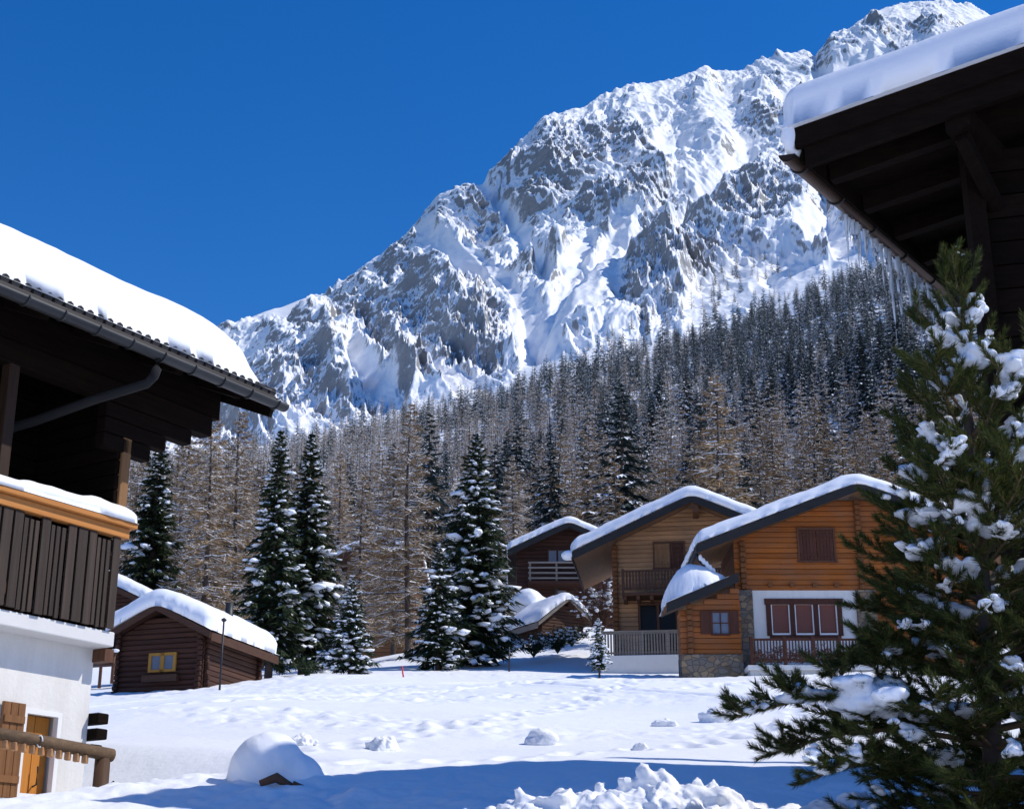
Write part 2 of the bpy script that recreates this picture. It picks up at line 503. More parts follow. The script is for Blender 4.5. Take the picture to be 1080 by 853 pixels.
def G_detail(X, Y):
    n = fbm(X / 2.6, Y / 2.6, 3, 21) * .022
    rough = sst(.05, .7, fbm(X / 7, Y / 5, 2, 40) + .55 * np.exp(-((Y - 43) / 7) ** 2))
    n = n + rough * (np.abs(fbm(X / .8, Y / .8, 3, 31)) * .075 + np.maximum(fbm(X / .35, Y / .35, 2, 77), 0) * .03)
    for k, line in enumerate([[(-9, 30), (-3, 36), (3, 43), (9, 47)], [(-8.4, 29.6), (-2.4, 35.5), (3.4, 42.2), (9.2, 46.2)], [(-1, 41), (2.5, 34), (6, 27), (8, 22)],
                              [(-12, 38), (-5, 41), (2, 49), (4, 52)]]):
        d, a = seg_dist(X, Y, line)
        w = .22
        n = n - .14 * np.exp(-(d / w) ** 2) * (.6 + .4 * np.sin(a * 90)) + .04 * np.exp(-((d - .35) / .2) ** 2)
    # footprints
    for k, (line, stp) in enumerate([([(-3.2, 17), (-1, 22), (1.2, 30), (3.4, 40), (5, 49)], .48), ([(-7, 26), (-3, 31), (4, 35), (9, 44)], .5), ([(-2, 15.5), (2, 18.5), (4.5, 24), (6.5, 33)], .46)]):
        rr_ = np.random.default_rng(60 + k); P_ = np.array(line, float); sg = np.hypot(*np.diff(P_, axis=0).T); cu = np.concatenate([[0], np.cumsum(sg)]); ss = np.arange(0, cu[-1], stp)
        fx, fy = np.interp(ss, cu, P_[:, 0]), np.interp(ss, cu, P_[:, 1]); sdn = np.where(np.arange(len(ss)) % 2, .14, -.14)
        fx = fx + sdn + rr_.normal(0, .06, len(ss)); fy = fy + rr_.normal(0, .08, len(ss))
        for a_, b_ in zip(fx, fy):
            m_ = (np.abs(X - a_) < .6) & (np.abs(Y - b_) < .8)
            if m_.any():
                d_ = np.hypot((X[m_] - a_) / .13, (Y[m_] - b_) / .20); n[m_] += -.07 * np.exp(-d_ ** 2) + .02 * np.exp(-((d_ - 1.7) / .6) ** 2)
    # trodden snow close in front
    n = n + np.exp(-((Y - 13.5) / 2.2) ** 2) * (np.abs(fbm(X / .5, Y / .5, 3, 91)) * .04)
    return n


_sky_px = [(-900, 640), (-400, 560), (0, 432), (150, 392), (240, 343), (335, 310), (358, 301), (371, 296), (401, 278), (427, 252), (443, 232), (463, 211), (480, 203), (509, 195), (522, 180), (544, 154), (576, 122), (616, 112), (640, 100), (667, 89), (687, 88), (720, 82), (747, 78), (772, 79), (795, 68), (820, 60), (853, 60), (860, 67), (876, 39), (893, 32), (918, 14), (943, 5), (971, 3), (981, 0), (1006, 2), (1027, 9), (1046, 18), (1080, 44), (1200, 130), (1500, 290), (2200, 480)]
_sky = sorted((azv(*q), elv(q[1], q[0])) for q in _sky_px)
_fst_px = [(-900, 600), (-200, 540), (100, 490), (240, 478), (330, 462), (420, 437), (500, 424), (560, 404), (620, 376), (700, 366), (760, 350), (820, 322), (900, 296), (960, 278), (1080, 255), (1400, 300), (2200, 500)]
_fst = sorted((azv(*q), elv(q[1], q[0])) for q in _fst_px)
_rc = sorted((azv(u, 300), r) for u, r in [(-900, 2300), (240, 2500), (520, 2750), (660, 2950), (860, 3250), (980, 3600), (1200, 3700), (2200, 3000)])


def _ip(tab, az):
    return np.interp(az, [a for a, b in tab], [b for a, b in tab])


def H(az, r):
    """height of the land at heading az (radians) and distance r, out to the foot of the rock face"""
    az = np.asarray(az, float); r = np.asarray(r, float)
    X, Y = r * np.sin(az), r * np.cos(az)
    near = G(X, Y)
    front = sst(math.radians(75), math.radians(40), np.abs(az))
    ef = sum(_ip(_fst, np.clip(az + o, -.9, .9)) for o in np.linspace(-.03, .03, 9)) / 9
    e7 = ef - .018
    e0, e1 = math.radians(9.6), math.radians(10.9)
    e2 = e1 + .30 * (e7 - e1) * np.clip(1 + az * 1.0, .7, 1.3); e4 = e1 + .66 * (e7 - e1) * np.clip(1 + az * .5, .85, 1.2)
    lr = np.log(r)
    K = [math.log(q) for q in (105, 165, 260, 430, 720, 1000)]
    E = [e0 + 0 * az, e1 + 0 * az, e2, e4, e7, ef]
    el = E[0]
    for i in range(5):
        t = np.clip((lr - K[i]) / (K[i + 1] - K[i]), 0, 1)
        el = el + (E[i + 1] - E[i]) * t
    far = r * np.tan(el) + fbm(X / 90, Y / 90, 3, 8) * 5 * sst(150, 400, r) + fbm(X / 25, Y / 25, 2, 9) * 1.2 * sst(130, 300, r)
    back = -6 + np.where(r > 400, (r - 400) * .12, 0) + fbm(X / 200, Y / 200, 3, 5) * 12
    far = far * front + back * (1 - front)
    w = sst(95, 150, r)
    return near * (1 - w) + far * w


def polar_mesh(name, azs, rs, fz, mat, label, extra=None, close=False):
    A, R = np.meshgrid(azs, rs, indexing='ij')
    X, Y = R * np.sin(A), R * np.cos(A)
    Z = fz(A, R, X, Y)
    a, b = A.shape
    I = np.arange(a * b).reshape(a, b)
    f = np.stack([I[:-1, :-1], I[:-1, 1:], I[1:, 1:], I[1:, :-1]], -1).reshape(-1, 4)[:, ::-1]
    if close:
        g = np.stack([I[-1, :-1], I[-1, 1:], I[0, 1:], I[0, :-1]], -1).reshape(-1, 4)[:, ::-1]; f = np.concatenate([f, g])
    V = np.stack([X, Y, Z], -1).reshape(-1, 3)
    me = np_mesh(name, V, f, [mat], smooth=True)
    o = obj(name, me)
    return tag(o, label, kind='structure')


def az_axis(lo, hi, n, coarse):
    m = np.linspace(math.radians(lo), math.radians(hi), n)
    left = np.arange(-180, lo, coarse) * math.pi / 180; right = np.arange(hi + coarse, 180 - coarse * .4, coarse) * math.pi / 180
    return np.concatenate([left, m, right])


polar_mesh('ground', az_axis(-27, 27, 760, 3.0), np.concatenate([np.geomspace(.4, 9, 14)[:-1], np.geomspace(9, 120, 560)]),
           lambda A, R, X, Y: H(A, R) + np.where(R > 8.5, G_detail(X, Y), 0), M['snow_ground'], 'sunlit snow field rising to the chalets', close=True)
polar_mesh('forest_slope', az_axis(-27, 27, 260, 4.0), np.geomspace(116, 1010, 150), lambda A, R, X, Y: H(A, R) - .05, M['snow_ground'], 'steep snowy hillside under the forest', close=True)

# ---- the mountain: crest, buttresses, couloirs and strata
RIDGES = [  # pixel polylines of the buttress crests: (points, metres, width px)
    ([(463, 211), (450, 236), (476, 262), (503, 285), (530, 312), (548, 338)], 55, 26),
    ([(427, 256), (455, 300), (478, 322), (492, 352), (509, 393)], 60, 30),
    ([(353, 345), (372, 360), (398, 392), (420, 425)], 50, 22),
    ([(330, 318), (342, 380), (356, 408), (378, 440)], 45, 26),
    ([(371, 296), (395, 330), (420, 365), (440, 400)], 35, 22),
    ([(268, 335), (288, 372), (300, 420)], 30, 24),
    ([(576, 122), (590, 165), (640, 205), (655, 238)], 40, 30),
    ([(640, 100), (668, 150), (690, 190), (672, 240), (640, 290), (606, 320), (578, 345)], 55, 26),
    ([(747, 78), (735, 120), (762, 165), (770, 215), (745, 245), (716, 272), (690, 310), (664, 338)], 60, 28),
    ([(795, 68), (800, 120), (812, 165), (800, 205), (775, 250), (745, 292)], 45, 26),
    ([(860, 67), (850, 110), (845, 150), (858, 195), (838, 235), (800, 280)], 55, 28),
    ([(918, 14), (925, 60), (905, 110), (880, 150), (880, 190), (870, 232)], 50, 26),
    ([(981, 0), (985, 50), (960, 110)], 50, 30),
    ([(700, 345), (650, 345), (600, 362), (585, 385)], 40, 20)]
GULLIES = [
    ([(509, 196), (530, 222), (548, 245), (572, 285), (582, 310)], -40, 20),
    ([(450, 258), (486, 284), (525, 303), (556, 336), (566, 385)], -30, 20),
    ([(566, 390), (566, 350), (600, 310), (650, 262), (700, 275), (735, 215), (799, 160), (830, 118)], -55, 20),
    ([(420, 420), (400, 370), (380, 330)], -35, 18),
    ([(800, 300), (830, 262), (870, 240), (900, 200)], -35, 24),
    ([(925, 64), (880, 85), (840, 100)], -30, 18),
    ([(690, 110), (715, 150), (710, 200), (690, 240)], -28, 16)]
SMOOTH = [  # snow ramps and fans: (points, width px)
    ([(450, 256), (486, 284), (525, 303), (556, 336), (568, 385), (560, 400)], 15),
    ([(509, 200), (530, 224), (552, 252), (578, 292)], 9),
    ([(566, 392), (572, 362), (602, 322), (640, 290), (662, 250)], 20),
    ([(556, 330), (565, 392)], 22),
    ([(250, 345), (285, 335), (325, 318)], 16),
    ([(372, 380), (392, 410), (415, 430)], 12),
    ([(440, 385), (470, 402), (500, 410)], 12),
    ([(700, 275), (735, 216), (790, 165)], 7),
    ([(860, 245), (910, 270), (880, 300), (800, 312)], 22),
    ([(740, 330), (780, 300), (850, 290)], 22),
    ([(925, 66), (880, 88), (830, 108)], 12),
    ([(700, 160), (735, 158)], 10),
    ([(620, 260), (600, 290)], 12)]


def mountain():
    azs = az_axis(-22, 25, 1440, 3.0)
    ts = np.concatenate([np.linspace(-.02, 1.0, 640), np.linspace(1.0, 1.35, 16)[1:]])
    A, T = np.meshgrid(azs, ts, indexing='ij')
    Ac = np.clip(A, -1.0, 1.0)
    front = sst(math.radians(80), math.radians(48), np.abs(A))
    ef = sum(_ip(_fst, Ac + o) for o in np.linspace(-.03, .03, 9)) / 9; es = _ip(_sky, Ac); Rc = _ip(_rc, Ac)
    es = es * front + math.radians(7) * (1 - front); ef = ef * front + math.radians(3.5) * (1 - front)
    R = 1000 + T * (Rc - 1000)
    X, Y = R * np.sin(A), R * np.cos(A)
    tc = np.clip(T, 0, 1)
    base = R * (np.tan(ef) + (np.tan(es) - np.tan(ef)) * tc ** .92)
    back = np.maximum(T - 1, 0) * (Rc - 1000)
    base = np.where(T > 1, Rc * np.tan(es) - back * .45, base)
    base = np.where(T < 0, H(A, np.maximum(R, 1)), base)
    u, v = px_of(X, Y, base)
    # plan coordinates: across the face, and down it
    ca, cd = A * 2400, R * .62
    wa = fbm(ca / 500, cd / 500, 3, 101) * 90; wd = fbm(ca / 500 + 9, cd / 500 + 4, 3, 111) * 90
    p, q = ca + wa, cd + wd
    smooth = np.zeros_like(A)
    wob = fbm(ca / 60, cd / 60, 3, 55) * 7
    for pts, w in SMOOTH:
        d, _ = seg_dist(u, v, pts)
        smooth = np.maximum(smooth, sst(w * .9 + 6, w * .9 - 6, d + wob))
    hand = 0
    for pts, a, w in RIDGES + GULLIES:
        d, t = seg_dist(u + wob * .8, v + wob * .5, pts)
        hand = hand + a * np.clip(1 - d / w, 0, 1) ** 1.2 * sst(-.02, .12, t) * sst(1.03, .85, t)
    lat = p + .55 * q                             # ribs run down and a little to the left
    rd = 0; amp = 34.0; sc = 300.0; wgt = 1.0
    for k in range(7):
        n = 1 - np.abs(pn(lat / sc, q / (sc * (1.7 if k < 3 else 1.1)), 200 + k)) * 1.6
        n = np.clip(n, -.4, 1)
        rd = rd + (n * n - .35) * amp * wgt
        wgt = np.clip(n * 1.2, .45, 1.0)
        sc *= .5; amp *= .62 if k < 3 else .60
    rk2 = np.clip(sst(-.22, .28, fbm(ca / 210, cd / 260, 3, 171) + .22 * sst(.45, .85, T) - .05) + 0, 0, 1)
    rough = (1 - .86 * smooth) * (.64 + .36 * rk2)
    fade = sst(-.02, .10, T)
    crest = 1 - .6 * sst(.88, 1.0, T)
    fl = 1 - np.abs(pn(lat / 52 + fbm(ca / 90, cd / 90, 2, 91) * .5, q / 300, 230)) * 2.0; fl2 = 1 - np.abs(pn(lat / 24 + fbm(ca / 50, cd / 50, 2, 92) * .5, q / 120, 231)) * 2.0
    rd = rd + np.clip(fl, -.2, 1) ** 1 * 19 + np.clip(fl2, -.2, 1) * 8
    Z = base + (hand * .40 * (1 - .9 * sst(.80, 1.0, T)) + rd * rough * crest) * fade * front
    # strata: tilted ledges across the face
    ph = (Z + .28 * ca + fbm(ca / 70, cd / 70, 3, 66) * 26) / 27.0
    saw = ph - np.floor(ph)
    ledge = (np.where(saw < .68, saw / .68 * .35, .35 + (saw - .68) / .32 * .65) - saw)
    rk = sst(-.25, .35, fbm(ca / 240, cd / 240, 3, 71) + .15)
    Z = Z + ledge * 15 * rough * rk * fade * crest * front
    ph2 = (Z - .16 * ca + fbm(ca / 30, cd / 30, 2, 67) * 9) / 9.0
    Z = Z + (np.abs((ph2 - np.floor(ph2)) * 2 - 1) - .5) * 4.2 * rough * rk * fade * front
    Z = Z + fbm(ca / 11, cd / 9, 3, 88) * 1.8 * rough * fade * front + fbm(ca / 40, cd / 120, 2, 89) * 2.5 * fade * front
    # slope -> bare rock
    dXa, dYa, dZa = np.gradient(X, axis=0), np.gradient(Y, axis=0), np.gradient(Z, axis=0)
    dXr, dYr, dZr = np.gradient(X, axis=1), np.gradient(Y, axis=1), np.gradient(Z, axis=1)
    nx, ny, nz = dYa * dZr - dZa * dYr, dZa * dXr - dXa * dZr, dXa * dYr - dYa * dXr
    L = np.sqrt(nx * nx + ny * ny + nz * nz) + 1e-9
    nz = np.abs(nz) / L
    patch = fbm(ca / 130, cd / 130, 4, 123)
    rock = sst(.53, .32, nz + .06 * patch + .05 * fbm(ca / 14, cd / 10, 2, 124)) * (1 - .93 * smooth) * (.80 + .20 * rk2) * front
    global SLOPE_PTS
    uu, vv = px_of(X, Y, Z); m_ = (T > .0) & (T < .35) & (uu > 640) & (uu < 835) & (vv > 262) & (vv < 372) & (rock < .35)
    SLOPE_PTS = np.stack([X[m_], Y[m_], Z[m_], uu[m_], vv[m_]], -1)
    a, b = A.shape
    I = np.arange(a * b).reshape(a, b)
    f = np.stack([I[:-1, :-1], I[:-1, 1:], I[1:, 1:], I[1:, :-1]], -1).reshape(-1, 4)[:, ::-1]
    g = np.stack([I[-1, :-1], I[-1, 1:], I[0, 1:], I[0, :-1]], -1).reshape(-1, 4)[:, ::-1]
    me = np_mesh('mountain', np.stack([X, Y, Z], -1).reshape(-1, 3), np.concatenate([f, g]), [mountain_mat()], smooth=True, attrs={'rock': rock.ravel()})
    return tag(obj('mountain', me), 'steep snow covered rocky mountain', kind='structure')


def mountain_mat():
    t = NT('snowy_rock_face')
    a = t.n('ShaderNodeAttribute', attribute_name='rock')
    v = t.coord('Object')
    fine = t.noise(v, .10, 6, .75); fin2 = t.noise(t.coord('Object', (1, 1, 2.2)), .45, 4, .7)
    fac = t.math('ADD', a.outputs['Fac'], t.math('MULTIPLY', t.math('SUBTRACT', fine, .50), 1.5))
    fac = t.math('ADD', fac, t.math('MULTIPLY', t.math('SUBTRACT', fin2, .5), .9))
    e = t.math('MULTIPLY', t.ramp(fac, [(.46, (0, 0, 0)), (.74, (1, 1, 1))]), .84)
    rc = t.ramp(t.noise(t.coord('Object', (1, 1, 2.5)), .035, 6, .7), [(.3, (.075, .08, .088)), (.55, (.145, .147, .152)), (.75, (.24, .235, .23))])
    c = t.mix(e, (.85, .865, .89), rc)
    h = t.math('ADD', t.noise(v, .06, 6, .65), t.math('MULTIPLY', t.noise(v, .4, 4, .6), .25))
    k = t.math('ADD', t.math('MULTIPLY', a.outputs['Fac'], .55), .12, True)
    d = t.n('ShaderNodeBump'); d.inputs['Distance'].default_value = 7.0
    t.l(h, d.inputs['Height']); t.l(k, d.inputs['Strength'])
    return t.done(c, .75, d.outputs['Normal'], .2)


mountain()

# ------------------------------------------------------------------ the house on the left: white ground floor, timber loggia above
def left_house():
    zb = 0.55
    root = empty('alpine_house', (HL_O[0], HL_O[1], zb), -HL_A, label='dark timber house with white ground floor and loggia behind an orange balcony rail', cat='house')
    # local x = out of the facade, local y = along the eave away from us, z from the house's foot
    def Zl(z): return z - zb
    YN = -9.0                                   # how far the house runs back past the frame
    # ground floor with a window hole
    wy0, wy1, wz0, wz1 = -.86, -.36, Zl(1.22), Zl(2.09)
    m = MB(); xo = -.29
    m.box(-6.5, xo, YN, wy0, -.6, Zl(2.80)); m.box(-6.5, xo, wy1, 0, -.6, Zl(2.80))
    m.box(-6.5, xo, wy0, wy1, -.6, wz0); m.box(-6.5, xo, wy0, wy1, wz1, Zl(2.80)); m.box(-6.5, xo - .25, wy0, wy1, wz0, wz1)
    m.build('plaster_wall', M['plaster'], root)
    wn = MB()
    for a in (wy0, wy1 - .05): wn.box(xo - .06, xo + .012, a, a + .05, wz0, wz1)
    wn.box(xo - .06, xo + .012, wy0 + .05, wy1 - .05, wz1 - .05, wz1); wn.box(xo - .06, xo + .012, wy0 + .05, wy1 - .05, wz0, wz0 + .04)
    win = wn.build('window', M['white_trim'], root)
    m = MB()
    for k, (a, b) in enumerate([(wy0 + .05, wy0 + .15), (wy0 + .16, wy0 + .26), (wy0 + .27, wy1 - .05)]):
        m.box(xo - .20, xo - .12, a, b, wz0 + .04, wz1 - .05)
    lf = m.build('window_leaf', M['wood_door'], win)
    m = MB(); m.tube([(xo - .11, wy0 + .30, wz0 + .12), (xo - .05, wy0 + .30, wz0 + .14), (xo - .05, wy0 + .30, wz0 + .32)], .010, 6); m.build('handle', M['metal'], win)
    m = MB()
    for k in range(3): m.box(xo + .02, xo + .06, wy0 - .29 + k * .092, wy0 - .29 + k * .092 + .088, wz0 - .02, wz1 + .03, 0, .006)
    m.box(xo + .061, xo + .08, wy0 - .28, wy0 - .03, wz0 + .12, wz0 + .19); m.box(xo + .061, xo + .08, wy0 - .28, wy0 - .03, wz1 - .17, wz1 - .10)
    m.build('shutter', wood('worn_shutter', (.17, .075, .028), (.28, .13, .05), 'z', var=.25), root)
    # log ends at the corner
    for z in (2.02, 1.86, 1.70):
        m = MB(); m.box(xo - .3, xo + .14 - .06 * (z == 1.70), .004, .16, Zl(z), Zl(z) + .11, 0, .015); m.build('log_end', M['wood_dark'], root)
    # balcony slab
    m = MB(); m.box(-1.6, 0, YN, 0, Zl(2.80), Zl(2.955), 0, .012); m.build('balcony_slab', M['concrete'], root)
    m = MB(); m.box(-.35, -.10, -.02, .10, Zl(2.66), Zl(2.795)); m.build('floor_beam', M['wood_brown'], root)
    # balcony front: vertical boards in rhythm
    m = MB(); y = -.06; k = 0
    pat = [.105, .05, .045, .05, .105, .115, .10, .05, .05, .045]
    r = random.Random(3)
    while y > YN:
        w_ = pat[k % len(pat)] * (1 + r.uniform(-.08, .08)); g = .028 if w_ > .08 else .022
        x0 = .012 if w_ > .08 else .0
        m.box(x0, x0 + .028, y - w_, y, Zl(2.975) + r.uniform(-.008, .008), Zl(3.96) - (.0 if w_ > .08 else .05), 0, .004)
        y -= w_ + g; k += 1
    m.box(-.05, -.004, YN, -.02, Zl(3.03), Zl(3.11)); m.box(-.05, -.004, YN, -.02, Zl(3.80), Zl(3.88))
    m.build('balcony_boards', M['wood_fence'], root)
    m = MB()
    m.box(-.05, .065, YN, .03, Zl(3.965), Zl(4.075), 0, .008); m.box(-.075, .12, YN, .09, Zl(4.078), Zl(4.135), 0, .01)
    rail = m.build('balcony_rail', M['wood_rail'], root)
    snow_cap('rail_snow', M['snow'], rail, lambda x, y: 0 * x + Zl(4.137), -.075, .125, YN, .08, .155, .09, amp=.03, nx=8, ny=150, over=.012, seed=4)
    # loggia: back wall, end wall, posts
    m = MB(); z = 2.957
    while z < 7.1:
        m.box(-1.55, -1.32, YN, -.17, Zl(z), Zl(z + .165), 0, .02); z += .172
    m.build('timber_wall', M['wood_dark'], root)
    m = MB(); z = 2.957
    while z < 8.0:
        xr = -.03 if z > 4.0 else -.13
        xr = min(xr, .74 - (z + .22 - 5.90) / math.tan(math.radians(23)))
        m.box(-6.3, xr, -.16, -.005, Zl(z), Zl(z + .165), 0, .02); z += .172
    m.build('end_wall', M['wood_dark_x'], root)
    for yy in (-1.72, -4.2, -6.9):
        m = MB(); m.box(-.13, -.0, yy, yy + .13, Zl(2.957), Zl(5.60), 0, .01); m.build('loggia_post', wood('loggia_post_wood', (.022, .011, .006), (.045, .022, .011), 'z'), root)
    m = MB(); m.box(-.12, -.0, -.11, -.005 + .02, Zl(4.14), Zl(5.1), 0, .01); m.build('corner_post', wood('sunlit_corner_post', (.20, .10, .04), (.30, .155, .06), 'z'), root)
    m = MB(); m.box(-1.0, -.9, -1.5, -.5, Zl(2.957), Zl(4.33)); m.build('inner_panel', wood('inner_panel_wood', (.08, .035, .016), (.14, .06, .028), 'y'), root)
    # stepped brackets carrying the eave beam
    for k, (ln, z) in enumerate([(.30, 4.92), (.52, 5.10), (.92, 5.28)]):
        m = MB(); m.box(-.14, -.0, -.4, ln, Zl(z), Zl(z + .17), 0, .012); m.build('bracket', M['wood_dark'], root)
    m = MB(); m.box(-.16, .02, YN, 1.22, Zl(5.46), Zl(5.70), 0, .01); m.box(-.18, .0, YN, 1.36, Zl(5.703), Zl(6.10), 0, .01); m.build('eave_beam', M['wood_dark'], root)
    # roof: eave at x = .72, climbing inwards
    ex, ez, sl, ye = .74, Zl(5.90), math.tan(math.radians(23)), 1.47
    rf = lambda x: ez + (ex - x) * sl
    m = MB()
    m.prism([(ex, YN, ez), (ex, YN, ez - .05), (-6.4, YN, rf(-6.4) - .05), (-6.4, YN, rf(-6.4))], (0, ye - YN, 0))
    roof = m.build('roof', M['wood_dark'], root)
    m = MB()
    m.beam((ex - .02, ye + .02, ez - .13), (-6.4, ye + .02, rf(-6.4) - .13), .05, .24); m.build('verge_board', M['wood_dark'], roof)
    m = MB(); m.box(ex + .002, ex + .03, YN, ye, ez - .155, ez - .005, 0, .004); m.build('fascia', wood('grey_fascia_board', (.045, .038, .034), (.085, .075, .068), 'y'), roof)
    for k in range(10):
        yy = 1.0 - k * .95
        m = MB(); m.beam((.62, yy, rf(.62) - .12), (-1.6, yy, rf(-1.6) - .12), .11, .14); m.build('rafter', M['wood_dark'], roof)
    m = MB(); yy = ye - .06
    while yy > YN:
        m.tube([(ex + .035, yy, ez + .022), (ex - .35, yy, ez + .022 + .385 * sl)], .052, 8, smooth=True); yy -= .135
    m.build('roof_tile', M['tile'], roof)
    # gutter, brackets, downpipe
    g = MB(); n = 9; pr = []
    for R in (.075, .067):
        pr.append([(ex + .11 + R * math.cos(a), ez - .12 + R * math.sin(a)) for a in np.linspace(math.pi, 2 * math.pi, n)])
    loop = pr[0] + pr[1][::-1]
    vs = [(x, yy, z) for yy in (YN, ye + .07) for x, z in loop]; L = len(loop)
    g.add(vs, [(i, (i + 1) % L, L + (i + 1) % L, L + i) for i in range(L)], 0, True)
    g.add([(x, ye + .06, z) for x, z in pr[0]], [tuple(range(n))])
    gut = g.build('gutter', M['metal'], root)
    yy = ye - .1
    while yy > YN:
        m = MB(); m.tube([(ex + .11 + .082 * math.cos(a), yy, ez - .12 + .082 * math.sin(a)) for a in np.linspace(math.pi * .98, 2.02 * math.pi, 9)], .012, 6); m.build('gutter_bracket', M['metal'], gut)
        yy -= .46
    dy_ = -.52
    m = MB(); m.tube([(ex + .11, dy_, ez - .17), (ex + .11, dy_, ez - .30), (ex + .09, dy_ - .01, ez - .38), (ex + .02, dy_ - .04, ez - .46), (.20, dy_ - .25, ez - .60), (-.35, dy_ - .5, ez - .80), (-1.22, dy_ - .9, ez - 1.05), (-1.27, dy_ - .92, ez - 1.2), (-1.27, dy_ - .92, Zl(3.0))], .052, 10); m.build('downpipe', M['pipe'], gut)
    snow_cap('roof_snow', M['snow'], roof, lambda x, y: rf(x) + .055, -6.0, ex + .045, YN, ye + .12, .64, 1.0, amp=.012, nx=30, ny=120, over=.004, seed=8, p=2.2)
    return root


left_house()

# rail of round log in front of that house
def log_railing():
    D, N = HL_D, HL_N
    def W(x, y, z): return (HL_O[0] + N[0] * x + D[0] * y, HL_O[1] + N[1] * x + D[1] * y, z)
    a = P(10, 776, 14.6); b = P(112, 795, 15.35)
    g = float(G(b[0], b[1])) + 0
    base = Vector((b[0], b[1], min(g, .55) - .3))
    root = empty('log_railing', base, label='brown log handrail with a stout end post before the white ground floor wall', cat='railing')
    A, B = Vector(a) - base, Vector(b) - base
    A = A + (A - B) * .6
    m = MB(); m.tube([A, A.lerp(B, .5) + Vector((0, 0, .008)), B + (B - A).normalized() * .07], [.056, .060, .066], 12); m.build('rail', M['wood_log'], root)
    m = MB(); m.tube([(B.x - .03, B.y, 0), (B.x - .03, B.y, B.z - .04)], [.088, .078], 12); m.build('post', wood('post_log', (.06, .032, .018), (.12, .065, .035), 'z'), root)
    n = 11
    for k in range(n):
        q = A.lerp(B, .30 + .62 * k / n)
        m = MB(); m.box(q.x - .026, q.x + .026, q.y - .045, q.y + .03, q.z - .125, q.z - .045, 0, .008); m.build('peg', M['wood_pale'], root)
    q = A.lerp(B, .58); m = MB(); m.tube([(q.x + .025 * math.cos(t_), q.y - .075, q.z + .055 * math.sin(t_)) for t_ in np.linspace(0, 5.2, 12)], .007, 6); m.build('hook', M['white_trim'], root)
    m = MB(); m.beam((B.x + .02, B.y + .05, B.z - .30), (B.x + .36, B.y + .1, B.z - .72), .05, .16); m.build('brace', M['wood_dark'], root)


log_railing()


